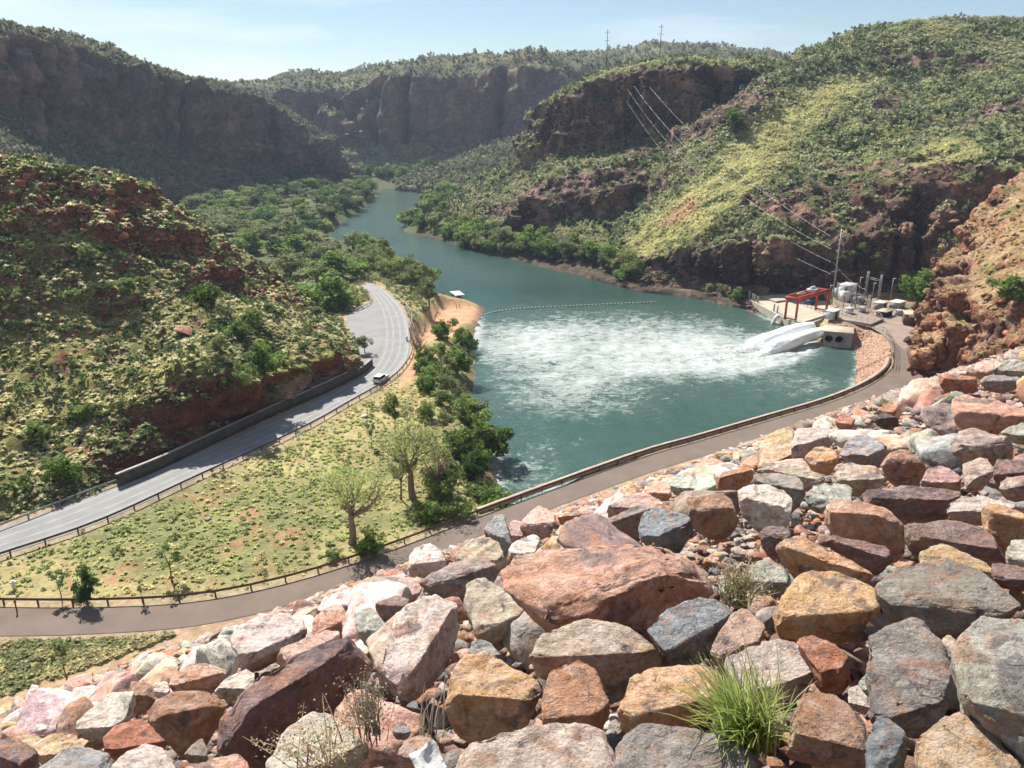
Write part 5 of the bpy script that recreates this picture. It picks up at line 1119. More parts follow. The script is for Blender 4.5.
# outcrop stones in the red band and along the right river bank
n = 5000; p, c, qx, qy = sample_hill(HD['red_hill'], n, 2, steepmin=-1); k = pix_poly_mask(qx, qy, [(-60, 160), (0, 166), (60, 176), (130, 190), (175, 216), (230, 260), (310, 303), (325, 315), (300, 312), (250, 300), (187, 278), (94, 236), (0, 207), (-60, 196)], 4) > RS.uniform(.2, 1, n); p = p[k]; n = len(p)
o = scatter('outcrop_rocks', SM, p-np.array([0, 0, .5]), RS.uniform(.8, 3.2, n), np.array((.29, .125, .075))*RS.uniform(.5, 1.5, (n, 1)), M['outcrop'], 1.15); o.color = (1, 1, 1, 1); tag(o, 'blocky red rocks of the band running along the top of the near red hill', 'rocks', kind='stuff')
qq = np.c_[RS.uniform(20, 110, 9000), RS.uniform(225, 330, 9000)]; s_ = poly_sd(qq[:, 0], qq[:, 1], RIV); px_, py_, _ = proj(np.c_[qq, 0*qq[:, 0]]); k = (s_ > -.8)&(s_ < 9)&(px_ > 600)&(px_ < 760)&(py_ < 314); qq = qq[k][:2400]; n = len(qq)
q = np.array([drop(a_, b_, 60) for a_, b_ in qq]); q = q[q[:, 2] < 9]; n = len(q); o = scatter('bank_rocks', SM, q, RS.uniform(.8, 3.2, n), np.array((.16, .105, .085))*RS.uniform(.6, 1.6, (n, 1)), M['outcrop']); o.color = (1, 1, 1, 1); tag(o, 'dark rocks along the waterline below the right hand cliffs', 'rocks', kind='stuff')
for h0 in HERO:
    vv = np.array([v.co[:] for v in h0['o'].data.vertices])+np.array(h0['base']); a, b, _ = proj(vv); O = h0['O']
    ex = [O[:, 0].min()-a.min(), a.max()-O[:, 0].max(), O[:, 1].min()-b.min(), b.max()-O[:, 1].max()]
    if max(ex[:3]) > 9: print('OUT', h0['label'], [round(e) for e in ex], round(h0['t'], 1))

for nm, k0, s0, s1 in (('long_spur_hill', 9000, 1.0, 4.2), ('bluff_hill', 5000, 1.2, 5.0)):
    p, c, qx, qy = sample_hill(HD[nm], k0, 2, steepmin=0); k = rockmask(qx, qy) > RS.uniform(.3, 1, k0); p = p[k]-np.array([0, 0, .6]); n = len(p); rc = fbm(p/14, 3, 950)[:, None]
    o = scatter('outcrop_rocks', SM, p, RS.uniform(s0, s1, n), (np.array((.095, .067, .056))*(1-sm(-.1, .4, rc))+np.array((.21, .125, .088))*sm(-.1, .4, rc))*RS.uniform(.45, 1.5, (n, 1)), M['outcrop'], 1.2); o.color = (1, 1, 1, 1); tag(o, 'broken brown rocks of the outcrops on the '+nm.replace('_', ' '), 'rocks', kind='stuff')
n = 1800; p, c, qx, qy = sample_hill(HD['red_rock_outcrop'], n, 2, steepmin=.12); p = p-np.array([0, 0, .3]); o = scatter('outcrop_rocks', SM, p, RS.uniform(.5, 2.6, n), np.clip(c, 0, 1)*RS.uniform(.6, 1.5, (n, 1)), M['outcrop'], 1.5); o.color = (1, 1, 1, 1); tag(o, 'craggy orange and dark rocks of the outcrop at the right edge', 'rocks', kind='stuff')
print('TIME p5.py', round(time.time()-T0, 1))
# ------------------------------------------------------------------ guardrails, wall, kerbs
def guardrail(pl, step, label, matr='rust', z=5.0, hgt=.72, posth=.85, two=False, cat='guardrail', grp=None, step_off=0):
    L_ = plen(pl); n = max(2, int(L_/step)+1); q = crspline(pl, n); c = q[0]; o = empty('guardrail', (c[0], c[1], z)); tag(o, label, cat, grp)
    r = crspline(pl, max(4, n))-np.array([c[0], c[1], 0]); r[:, 2] = 0
    for zz_, hh in ((hgt-.13, .06), (hgt, .045), (hgt+.12, .06)):
        mb = MB(); T = np.gradient(r, axis=0); T /= np.linalg.norm(T, axis=1)[:, None]+1e-9; Nn = np.c_[-T[:, 1], T[:, 0], 0*T[:, 0]]
    V = []; prof = [(-.02, -.16), (.05, -.11), (.05, -.05), (-.01, 0), (.05, .05), (.05, .11), (-.02, .16), (-.05, .16), (-.05, -.16)]
    for i in range(len(r)):
        for a, b in prof: V.append(r[i]+Nn[i]*a+np.array([0, 0, hgt+b]))
    m = len(prof); Fq = [(i*m+j, i*m+(j+1) % m, (i+1)*m+(j+1) % m, (i+1)*m+j) for i in range(len(r)-1) for j in range(m)]
    link('rail', new_mesh('rail', np.array(V), np.array(Fq), M[matr]), o)
    pm = MB(); pm.box((0, 0, posth/2-.1), (.15, .16, posth+.2), bev=.01); pme = pm.mesh('post', M[matr])
    for k in q: link('post', pme, o, (k[0]-c[0], k[1]-c[1], 0))
    return o
def sub(pl, a, b): n = len(pl); return pl[int(a*(n-1)):int(b*(n-1))+1]
lf = offset(lowF, .55)
# which stretch of lowF is in view
guardrail(sub(lf, 0, .93), 4.0, 'long weathered brown guardrail along the river side of the lower road')
ul = offset(upL, -.7); guardrail(sub(ul, 0, .80), 4.0, 'dark guardrail along the lower edge of the grey upper road')
wl_px = [(119, 487), (160, 470), (200, 451), (240, 432), (284, 411), (290, 408.5), (320, 396), (345, 384), (350, 381), (362, 375), (373, 366)]
guardrail(np.array([at(*p) for p in [(-80, 560), (-20, 537), (30, 518), (75, 500), (118, 484)]]), 4.0, 'guardrail on the hill side of the upper road before the dark wall', 'galv')
wp = crspline([at(x, y-.5) for x, y in wl_px], 90); wo = empty('retaining_wall', wp[0]); tag(wo, 'dark block retaining wall between the red hill and the upper road', 'wall')
for a, b, hh in ((0, 58, 1.9), (58, 78, 2.1), (78, 90, 1.5)):
    seg = wp[a:min(b+1, 90)]-wp[0]; T = np.gradient(seg, axis=0); T /= np.linalg.norm(T, axis=1)[:, None]; Nn = np.c_[-T[:, 1], T[:, 0], 0*T[:, 0]]; V = []
    for i in range(len(seg)):
        for u, z in ((0, -.4), (0, hh), (.5, hh), (.5, -.4)): V.append(seg[i]+Nn[i]*u+np.array([0, 0, z]))
    Fq = [(i*4+j, i*4+(j+1) % 4, (i+1)*4+(j+1) % 4, (i+1)*4+j) for i in range(len(seg)-1) for j in range(4)]+[(0, 1, 2, 3), tuple((len(seg)-1)*4+j for j in (3, 2, 1, 0))]
    link('wall_panel', new_mesh('wall_panel', np.array(V), np.array(Fq), M['wallstone']), wo)
    cp = MB(); 
    V = []
    for i in range(len(seg)):
        for u, z in ((-.06, hh+.003), (-.06, hh+.14), (.56, hh+.14), (.56, hh+.003)): V.append(seg[i]+Nn[i]*u+np.array([0, 0, z]))
    link('coping', new_mesh('coping', np.array(V), np.array(Fq), M['conc2']), wo)
# stone kerb outside the lower guardrail
def kerb(pl, w_, h_, label, m, z=4.9):
    r = pl-np.array([*pl[0][:2], pl[0][2]]); T = np.gradient(r, axis=0); T /= np.linalg.norm(T, axis=1)[:, None]+1e-9; Nn = np.c_[-T[:, 1], T[:, 0], 0*T[:, 0]]; V = []
    nz_ = fbm(pl*1.1, 3, 71)*.08
    for i in range(len(r)):
        for u, zz_ in ((0, 0), (.04, h_+nz_[i]), (w_-.04, h_+nz_[i]), (w_, -.6)): V.append(r[i]+Nn[i]*u+np.array([0, 0, zz_]))
    Fq = [(i*4+j, i*4+j+1, (i+1)*4+j+1, (i+1)*4+j) for i in range(len(r)-1) for j in range(3)]+[(0, 1, 2, 3), tuple((len(r)-1)*4+j for j in (3, 2, 1, 0))]
    o = link('kerb', new_mesh('kerb', np.array(V), np.array(Fq), m), None, (pl[0][0], pl[0][1], z)); tag(o, label, 'kerb'); return o
kerb(crspline(sub(offset(lowF, .85), .36, .90), 300), .8, .62, 'pinkish stone kerb on the river side of the lower guardrail', M['kerb'])
guardrail(np.array([at(*p) for p in [(394, 296), (404, 304), (411, 313), (412, 322), (409, 331)]]), 3.0, 'pale barrier on the outside of the upper road bend above the beach', 'paleg', cat='barrier')
guardrail(np.array([at(*p) for p in [(366, 295), (371, 298), (371, 303), (364, 308), (356, 311)]]), 3.0, 'short pale barrier at the back of the layby', 'paleg', cat='barrier')
def simple_post(p, h_, r, label, m, cat='post', nm='marker_post'):
    mb = MB(); mb.tube([(0, 0, -.1), (0, 0, h_*.7), (0, 0, h_)], [r, r*.95, r*.8], 8); mb.box((0, 0, h_*.82), (r*2.3, r*2.3, h_*.16), bev=.01); o = mb.build(nm, m, None, p); tag(o, label, cat); return o
simple_post(at(407, 341), 1.3, .28, 'thick pale post at the end of the barrier beside the bend', M['paleg'])
simple_post(at(17, 611), 1.5, .08, 'dark marker post standing against the lower guardrail at the left edge', M['rust'])
simple_post(hit(15, 590), 1.3, .22, 'short white marker in the grass near the left edge', M['white'])
# pale rocks by the upper road
for (x, y, s_, lb) in ((365, 417, 1.5, 'flat pale rock lying in the grass below the car'), (343, 330, 2.6, 'upright dark red rock at the edge of the layby'), (35, 688, 1.0, 'pale stone at the toe of the rubble in the grass strip'), (186, 334, 4.6, 'orange boulder outcrop halfway up the red hill'), (208, 520, 1.2, 'dark stone in the grass beside the upper road')):
    p = hit(x, y); rs = np.random.RandomState(int(x)); V, Fq, c = rock_hull(rand_hull(rs), .07, .05, 900+int(x)); o = link('boulder', new_mesh('boulder', V*s_, Fq, M['rock'], False, c), None, p+np.array([0, 0, s_*.18])); o.color = (*PAL[{343: 'red', 186: 'rust', 208: 'greybrown'}.get(x, 'cream')], 1); tag(o, lb, 'boulder')

# ------------------------------------------------------------------ car on the upper road
def car(p, rz):
    o = empty('parked_car', p, rz); tag(o, 'white station wagon driving on the upper road beside the end of the wall', 'car'); o.name = 'car'
    def prism(prof, w0, w1, name, m, zc=1.0):
        n = len(prof); V = []
        for sx in (-1, 1):
            for (y, z) in prof: V.append((sx*(w0 if z < zc else w1)/2, y, z))
        bm = bmesh.new(); a = [bm.verts.new(v) for v in V]; bm.faces.new(a[:n][::-1]); bm.faces.new(a[n:])
        for i in range(n): bm.faces.new((a[i], a[(i+1) % n], a[n+(i+1) % n], a[n+i]))
        bmesh.ops.recalc_face_normals(bm, faces=bm.faces[:]); bmesh.ops.bevel(bm, geom=bm.edges[:], offset=.05, segments=2, affect='EDGES')
        me = bpy.data.meshes.new(name); bm.to_mesh(me); bm.free(); me.materials.append(m); return link(name, me, o)
    prism([(-2.25, .35), (2.25, .35), (2.3, .62), (2.2, .85), (1.1, .98), (-2.2, 1.0), (-2.3, .6)], 1.85, 1.8, 'body', M['white'], 5)
    prism([(-2.1, .98), (1.0, .98), (.35, 1.48), (-1.85, 1.5)], 1.72, 1.42, 'cabin', M['glass'], 1.2)
    prism([(-1.9, 1.5), (.4, 1.49), (.3, 1.56), (-1.8, 1.57)], 1.46, 1.44, 'roof', M['white'], 5)
    for x in (-.84, .84):
        for y in (-1.4, 1.4):
            w_ = MB(); w_.tube([(-.11, 0, 0), (.11, 0, 0)], .34, 16); k = w_.build('wheel', M['tyre'], o, (x, y, .34)); r_ = MB(); r_.tube([(-.125, 0, 0), (.125, 0, 0)], .19, 12); r_.build('rim', M['galv'], k)
        m1 = MB(); m1.box((x*.82, 2.27, .68), (.36, .08, .14)); m1.build('headlight', M['paleg'], o)
        m2 = MB(); m2.box((x*.9, -2.28, .78), (.16, .06, .28)); m2.build('tail_light', M['red'], o)
    return o
i_ = int(np.argmin(np.linalg.norm(upL[:, :2]-at(388, 380)[:2], axis=1))); d_ = upL[i_+2]-upL[i_-2]; d_ /= np.linalg.norm(d_)
cp_ = at(381, 381, 5.0); car(cp_, math.atan2(d_[1], d_[0])-PI/2)

# ------------------------------------------------------------------ tour boat and boom
bp_ = at(457, 300.5, .1); bo = empty('tour_boat', bp_, R(20)); tag(bo, 'small white canopied tour boat moored at the orange beach', 'boat')
def hull_mesh(L_, W_, H_):
    V = []; n = 9
    for i in range(n):
        t = i/(n-1); w_ = W_/2*(1-max(0, t-.6)**2*5.2); b = w_*.75; zt = H_+.25*max(0, t-.6)
        V += [(-w_, -L_/2+L_*t, zt), (-b, -L_/2+L_*t, -.25), (b, -L_/2+L_*t, -.25), (w_, -L_/2+L_*t, zt)]
    Fq = [(i*4+j, i*4+(j+1) % 4, (i+1)*4+(j+1) % 4, (i+1)*4+j) for i in range(n-1) for j in range(4)]+[(3, 2, 1, 0), tuple((n-1)*4+j for j in range(4))]
    return np.array(V), np.array(Fq)
V, Fq = hull_mesh(9, 3.2, .75); link('hull', new_mesh('hull', V, Fq, M['white']), bo)
m_ = MB(); m_.box((0, -.6, 2.65), (3.3, 6.6, .14), bev=.06); m_.build('canopy', M['white'], bo)
m_ = MB(); m_.box((0, -.6, 1.05), (2.5, 5.4, .55)); m_.build('seat', M['dark'], bo)
for x in (-1.5, 1.5):
    for y in (-3.6, -.6, 2.4): m_ = MB(); m_.tube([(x, y, .7), (x, y, 2.6)], .05, 6); m_.build('canopy_post', M['galv'], bo)
m_ = MB(); m_.box((0, 2.9, 1.4), (2.0, .08, .7)); m_.build('windscreen', M['glass'], bo)
for x, y, lb in ((456.5, 309, 'left wooden post on the orange beach'), (459.5, 308, 'right wooden post on the orange beach')): simple_post(hit(x, y), 1.4, .08, lb, M['rust'])
bl = crspline([at(x, y, .12) for x, y in [(479, 316), (500, 311), (530, 308), (570, 306), (610, 304), (655, 302)]], 50)
fo = empty('floating_boom', bl[0]); tag(fo, 'line of small pale floats strung across the river above the white water', 'float boom')
m_ = MB(); m_.tube(bl-bl[0], .05, 5); m_.build('cable', M['rust'], fo)
fm = MB(); fm.tube([(-.3, 0, 0), (-.22, 0, 0), (.22, 0, 0), (.3, 0, 0)], [.1, .24, .24, .1], 8); fme = fm.mesh('float', M['paleg'], True)
for k in bl[::1]: link('float', fme, fo, k-bl[0], (0, 0, -.1))

# ------------------------------------------------------------------ power station
def prism_poly(name, poly, z0, z1, m, parent=None, label=None, cat=None, bev=.06):
    bm = bmesh.new(); c = np.mean(poly, axis=0); vs = [bm.verts.new((p[0]-c[0], p[1]-c[1], 0)) for p in poly]; f = bm.faces.new(vs); f.normal_update()
    if f.normal.z > 0: f.normal_flip()
    e = bmesh.ops.extrude_face_region(bm, geom=[f]); bmesh.ops.translate(bm, verts=[g for g in e['geom'] if isinstance(g, bmesh.types.BMVert)], vec=(0, 0, z1-z0))
    bmesh.ops.recalc_face_normals(bm, faces=bm.faces[:]); bmesh.ops.bevel(bm, geom=bm.edges[:], offset=bev, segments=1, affect='EDGES')
    me = bpy.data.meshes.new(name); bm.to_mesh(me); bm.free(); me.materials.append(m); o = link(name, me, parent, (c[0], c[1], z0))
    if label: tag(o, label, cat)
    return o
A2 = lambda x, y, z=5.0: at(x, y, z)
D2 = lambda x, y, z=2.4: at(x, y, z)
deck = empty('concrete_deck', at(785, 312, 3.0)); tag(deck, 'pale concrete tailrace deck with posts along its water edge', 'deck')
dk = [D2(747, 298), D2(758, 296), D2(803, 293), D2(828, 300), D2(836, 309), D2(824, 318), D2(803, 327), D2(772, 311.5)]
o = prism_poly('slab', dk, -2.5, 2.4, M['conc']); o.parent = deck; o.location = Vector(o.location)-deck.location
dk2 = [D2(760, 297.6), D2(783, 295.8), D2(796, 300), D2(776, 303)]
o = prism_poly('raised_slab', dk2, 2.38, 3.0, M['conc']); o.parent = deck; o.location = Vector(o.location)-deck.location
def placed(mb, name, m, parent, p, rz=0): o = mb.build(name, m, parent, Vector(p)-parent.location if parent else p); o.rotation_euler[2] = rz; return o
e0, e1 = D2(747, 298), D2(803, 327); ed = (e1-e0)/np.linalg.norm(e1-e0); ez = math.atan2(ed[1], ed[0])
for t in (.02, .1, .14, .2, .50, .56):
    p = e0+(e1-e0)*t; m_ = MB(); m_.box((0, 0, 1.1 if t > .05 else .9), (.35 if t > .05 else 1.2, .35, 2.2 if t > .05 else 3.0)); placed(m_, 'guide_post', M['conc2'], deck, p+np.array([.3, .1, .1]), ez)
m_ = MB(); m_.tube([e0+(e1-e0)*.60+np.array([.2, 0, .5]), e0+(e1-e0)*.98+np.array([.2, 0, .5])], .05, 5)
for t in np.linspace(.6, .98, 9): p = e0+(e1-e0)*t+np.array([.2, 0, 0]); m_.tube([p, p+np.array([0, 0, 1.1])], .05, 5)
m_.tube([e0+(e1-e0)*.60+np.array([.2, 0, 1.1]), e0+(e1-e0)*.98+np.array([.2, 0, 1.1])], .05, 5)
o = m_.build('handrail', M['galv'], deck); o.location = -Vector(deck.location)
# back railing
def railing(pts, label, m='galv', h_=1.2, step=2.0, z=0.0):
    pl = crspline([np.array(p) for p in pts], max(3, int(plen(pts)/step)+1)); o = empty('railing', pl[0]); tag(o, label, 'railing'); m1 = MB()
    for hh in (h_*.5, h_): m1.tube(pl-pl[0]+np.array([0, 0, hh]), .045, 5)
    m1.build('handrail', M[m], o); pm = MB(); pm.tube([(0, 0, -.1), (0, 0, h_)], .05, 6); pme = pm.mesh('post', M[m])
    for k in pl: link('post', pme, o, k-pl[0])
    return o
railing([D2(778, 294), D2(790, 297), D2(803, 301)], 'dark railing on the far side of the concrete deck', 'rust', 1.5)
railing([D2(797, 303), D2(815, 311), D2(828, 316)], 'dark railing under the red gantry crane', 'rust', 1.3)
railing([A2(864, 329), A2(884, 333.5), A2(893, 346), A2(894.5, 358), A2(893, 372)], 'thin dark fence round the top of the stone pitching', 'rust', 1.5, 2.5)
railing([A2(856, 373, 1.6), A2(876, 364, 4.4), A2(893, 356, 5.)], 'thin pipe rail crossing the stone pitching', 'rust', .7, 3)
# red gantry crane
g0, g1 = D2(795, 321.5), D2(826.5, 311.5); gu = (g1-g0)[:2]; GL = np.linalg.norm(gu); gu /= GL; ga = math.atan2(gu[1], gu[0]); gv = np.array([-gu[1], gu[0]])
cr = empty('gantry_crane', g0, ga); tag(cr, 'red steel gantry crane straddling the concrete deck', 'crane')
GH, GW = 6.2, 3.4
for x in (0.3, GL-.3):
    for y in (0, GW):
        m_ = MB(); m_.box((x, y, GH/2), (.5, .5, GH)); m_.build('leg', M['red'], cr)
    m_ = MB(); m_.box((x, GW/2, .45), (.42, GW-.5, .35)); m_.build('sill_beam', M['red'], cr)
    m_ = MB(); m_.box((x, GW/2, GH+.35), (.6, GW+1.4, .7)); m_.build('end_beam', M['red'], cr)
for y in (0, GW): m_ = MB(); m_.box((GL/2, y, GH+.45), (GL-1.2, .55, 1.1)); m_.build('girder', M['red'], cr)
m_ = MB(); m_.box((GL*.62, GW/2, GH+1.25), (2.4, 2.6, .8)); m_.tube([(GL*.62-.9, GW/2, GH+1.9), (GL*.62+.9, GW/2, GH+1.9)], .5, 12); m_.build('hoist', M['paleg'], cr)
m_ = MB(); m_.box((GL*.28, GW/2+.2, GH+1.1), (3.2, 1.2, .25)); m_.box((GL*.28, GW/2+.2, GH+1.35), (2.6, .3, .3)); m_.build('walkway', M['tanroof'], cr)
# machine below
p = D2(811, 304); mo = empty('machine', p, ga); tag(mo, 'dark blue machine parked under the red gantry crane', 'machine')
m_ = MB(); m_.box((0, 0, 1.0), (3.8, 1.9, 1.2), bev=.2); m_.build('body', M['blue'], mo); m_ = MB(); m_.box((-.6, 0, 1.95), (1.8, 1.6, .75), taper=.85); m_.build('cab', M['glass'], mo)
for x in (-1.2, 1.2):
    for y in (-.85, .85): m_ = MB(); m_.tube([(x, y-.14, .42), (x, y+.14, .42)], .42, 14); m_.build('wheel', M['tyre'], mo)
# outlet block with dark mouths
b0, b1 = A2(824, 331.4, 3.9), A2(853, 334, 3.9); bu = (b1-b0)[:2]; BL = np.linalg.norm(bu); bu /= BL; ba = math.atan2(bu[1], bu[0]); bn = np.array([bu[1], -bu[0]])
ob = empty('outlet_block', b0, ba); tag(ob, 'tan concrete outlet block with dark round valve mouths facing the river', 'outlet')
m_ = MB()
holes = [(BL*.2, 2.6), (BL*.56, 2.4)]; ns = 24; zb_, zt_ = -6.2, 0.0
xs = [0, (holes[0][0]+holes[1][0])/2, BL]
for i, (hx, hz_) in enumerate(holes):            # front face panel with a round hole and a recessed barrel
    x0, x1 = xs[i], xs[i+1]; cz_ = -2.0; r_ = 1.05; V = []; outer = []
    for k in range(ns):
        a = 2*PI*k/ns; dx, dz_ = math.cos(a), math.sin(a); tx = ((x1-hx)/dx if dx > 1e-6 else ((x0-hx)/dx if dx < -1e-6 else 1e9)); tz = ((zt_-cz_)/dz_ if dz_ > 1e-6 else ((zb_-cz_)/dz_ if dz_ < -1e-6 else 1e9)); t = min(tx, tz); V.append((hx+dx*t, 0, cz_+dz_*t))
    for k in range(ns): a = 2*PI*k/ns; V.append((hx+math.cos(a)*r_, 0, cz_+math.sin(a)*r_))
    for k in range(ns): a = 2*PI*k/ns; V.append((hx+math.cos(a)*r_, 2.6, cz_+math.sin(a)*r_))
    V += [(x0, 0, zb_), (x1, 0, zb_), (x1, 0, zt_), (x0, 0, zt_)]
    m_.add(V, [np.array([(k, (k+1) % ns, ns+(k+1) % ns, ns+k) for k in range(ns)]+[(ns+k, ns+(k+1) % ns, 2*ns+(k+1) % ns, 2*ns+k) for k in range(ns)])])
    d_m = MB(); d_m.tube([(hx, 1.9, cz_), (hx, 2.4, cz_)], r_*.98, 20); d_m.build('valve_mouth', M['dark'], ob)
m_.add([(0, 0, zb_), (BL, 0, zb_), (BL, 6, zb_), (0, 6, zb_), (0, 0, 0), (BL, 0, 0), (BL, 6, 0), (0, 6, 0)], [np.array([(1, 2, 6, 5), (3, 0, 4, 7), (4, 5, 6, 7), (2, 3, 7, 6)])])
m_.build('block', M['conc2'], ob)
m_ = MB(); m_.box((BL/2, 2.9, .16), (BL+.5, 6.6, .3), bev=.05); m_.build('cap', M['conc'], ob)
# equipment
def boxthing(name, px_, py_, sz, m, label, cat, roof=None, rz=None, extras=None, z=5.02):
    p = at(px_, py_, z); o = empty(name, p, ga if rz is None else rz); tag(o, label, cat)
    m_ = MB(); m_.box((0, 0, sz[2]/2), sz, bev=.06); m_.build('tank' if roof is None else 'wall', m, o)
    if roof: m_ = MB(); m_.box((0, 0, sz[2]+.11), (sz[0]+.4, sz[1]+.4, .2), bev=.05); m_.build('roof', roof, o)
    if extras == 'fins':
        for s_ in (-1, 1):
            for k in range(6): m_ = MB(); m_.box((-sz[0]*.4+k*sz[0]*.16, s_*(sz[1]/2+.28), sz[2]*.5), (.10, .5, sz[2]*.8), bev=.01); m_.build('cooling_fin', m, o)
        for k in (-1, 0, 1): m_ = MB(); m_.tube([(k*sz[0]*.28, 0, sz[2]), (k*sz[0]*.28, 0, sz[2]+.5), (k*sz[0]*.28, 0, sz[2]+1.3)], [.16, .22, .07], 8); m_.build('bushing', M['rust'], o)
    if extras == 'door': m_ = MB(); m_.box((0, -sz[1]/2-.03, 1.05), (.95, .08, 2.1), bev=.01); m_.build('door', M['dark'], o)
    return o
boxthing('switch_cabinet', 832, 318.5, (3.6, 2.2, 2.3), M['eqgrey'], 'large pale grey cabinet right beside the foot of the red crane', 'cabinet', M['white'], extras='door')
boxthing('transformer', 845, 301, (3.0, 2.4, 3.2), M['white'], 'tall white transformer behind the grey cabinet', 'transformer', None, extras='fins')
boxthing('control_building', 846, 299, (5.4, 3.4, 4.6), M['white'], 'tall white building behind the transformers', 'building', M['eqgrey'], extras='door')
boxthing('transformer', 838, 297, (2.6, 2.2, 2.8), M['eqgrey'], 'grey transformer left of the tall white one', 'transformer', None, extras='fins')
boxthing('transformer', 857, 303, (2.8, 2.2, 2.0), M['eqgrey'], 'low grey transformer right of the tall white one', 'transformer', None, extras='fins')
boxthing('switch_cabinet', 849, 313, (2.4, 1.5, 1.4), M['white'], 'small white cabinet in front of the tall white transformer', 'cabinet', M['eqgrey'])
boxthing('switch_cabinet', 862, 312, (1.8, 1.2, 1.3), M['eqgrey'], 'small grey cabinet right of the small white cabinet', 'cabinet', M['conc2'])
boxthing('switch_hut', 880, 309, (3.4, 2.4, 2.0), M['conc2'], 'small grey hut with pale flat roof in the yard', 'hut', M['paleg'], extras='door')
boxthing('switch_hut', 884, 315.5, (4.6, 2.6, 1.4), M['dark'], 'low dark shed in front of the small grey hut', 'shed', M['tanroof'])
boxthing('switch_hut', 897, 307, (4.6, 2.8, 1.6), M['eqgrey'], 'long low pale shed behind the brown hut', 'shed', M['paleg'])
boxthing('switch_hut', 899, 315, (1.8, 1.6, 1.3), M['eqgrey'], 'small grey box between the dark shed and the brown hut', 'cabinet', M['conc2'])
boxthing('brown_hut', 914, 324, (5.6, 4.4, 2.9), M['brownwall'], 'brown hut with flat tan roof at the foot of the orange outcrop', 'hut', M['tanroof'], rz=R(-20), extras='door')
# steel frame of the little switchyard
def frame(x0, y0, x1, y1, hgt, label, nb=1, zb_=5.0):
    a, b = at(x0, y0, zb_), at(x1, y1, zb_); o = empty('switchyard_frame', a); tag(o, label, 'steel frame')
    for p in (a, b):
        m_ = MB()
        for dx in (-.28, .28):
            for dy in (-.28, .28): m_.tube([(dx, dy, 0), (dx*.7, dy*.7, hgt)], .055, 5)
        zz_ = np.arange(0, hgt, .9)
        for i, z in enumerate(zz_[:-1]): s = 1 if i % 2 else -1; m_.tube([(-.28*s, -.28, z), (.28*s, -.28, z+.9)], .035, 4); m_.tube([(.28, -.28*s, z), (.28, .28*s, z+.9)], .035, 4); m_.tube([(-.28, .28*s, z), (-.28, -.28*s, z+.9)], .035, 4)
        m_.build('lattice_column', M['galv'], o, p-a)
    m_ = MB(); d = b-a
    for k in (0, .5): m_.tube([np.array([0, 0, hgt*.78+k]), d+np.array([0, 0, hgt*.78+k])], .06, 5)
    n_b = 8
    for i in range(n_b): p = d*i/n_b; q_ = d*(i+1)/n_b; m_.tube([p+np.array([0, 0, hgt*.78]), q_+np.array([0, 0, hgt*.78+.5])], .04, 4)
    m_.build('cross_beam', M['galv'], o); return o
frame(864, 302, 877, 306, 9.5, 'tall lattice frame on two columns in the yard')
frame(836, 300, 852, 303, 5.6, 'low lattice frame standing over the white transformer')
frame(853, 306, 868, 309, 4.2, 'small lattice frame in front of the tall one')
railing([A2(838, 313.5), A2(858, 319.5), A2(880, 323), A2(878, 317.5), A2(862, 313.5)], 'grey mesh fence along the front of the switchyard', 'galv', 1.5, 1.6)
mw = MB()
for a, b in (((838, 320), (870, 326.5)), ((870, 326.5), (883, 321))):
    p, q_ = A2(*a), A2(*b); c = (p+q_)/2; L_ = np.linalg.norm(q_-p); mw.box(c-A2(838, 320)+np.array([0, 0, .35]), (L_, .25, .8), rz=math.atan2(q_[1]-p[1], q_[0]-p[0]))
tag(mw.build('low_wall', M['conc2'], None, A2(838, 320)), 'low grey concrete wall around the switchyard corner', 'wall')
boxthing('culvert_block', 926, 372, (2.6, .8, 1.8), M['conc2'], 'grey concrete headwall at the foot of the orange outcrop by the road', 'headwall', M['conc'], rz=R(-30))
boxthing('concrete_block', 949, 371, (2.4, 1.8, 1.9), M['conc'], 'pale concrete cube between the orange outcrop and the rock slope', 'block', M['conc'], rz=R(20), z=6)
# white water jets
def jet(x0, y0, z0, x1, y1, r0, r1, label, seed):
    a = at(x0, y0, z0); b = at(x1, y1, 0); n = 46; V = []; m = 22; d = b-a; T = d[:2]/np.linalg.norm(d[:2]); Nn = np.array([-T[1], T[0], 0])
    for i in range(n):
        t = i/(n-1); c = a+d*t; c[2] = z0+1.0*t-(z0+1.0+2.4)*t*t; r = max(.02, (r0+(r1-r0)*t**.8)*(1-.9*sm(.78, 1.0, t)))
        for k in range(m):
            an = 2*PI*k/m; V.append(c+Nn*math.cos(an)*r*1.15+np.array([0, 0, math.sin(an)*r]))
    V = np.array(V); cc_ = np.repeat(V.reshape(n, m, 3).mean(1), m, 0); dr_ = V-cc_; t = np.repeat(np.linspace(0, 1, n), m)
    ln_ = np.c_[(V-a)@np.r_[T, 0]*.16, (V-a)@Nn*1.1, V[:, 2]*1.1]
    V = V+dr_*((.02+.42*t*t)*fbm(ln_, 4, seed)+(.02+.34*t*t)*fbm(ln_*3, 3, seed+4))[:, None]
    Fq = np.array([(i*m+k, i*m+(k+1) % m, (i+1)*m+(k+1) % m, (i+1)*m+k) for i in range(n-1) for k in range(m)])
    o = link('water_jet', new_mesh('water_jet', V-a, Fq, M['foam'], True), None, a); tag(o, label, 'water jet', kind='stuff'); return o
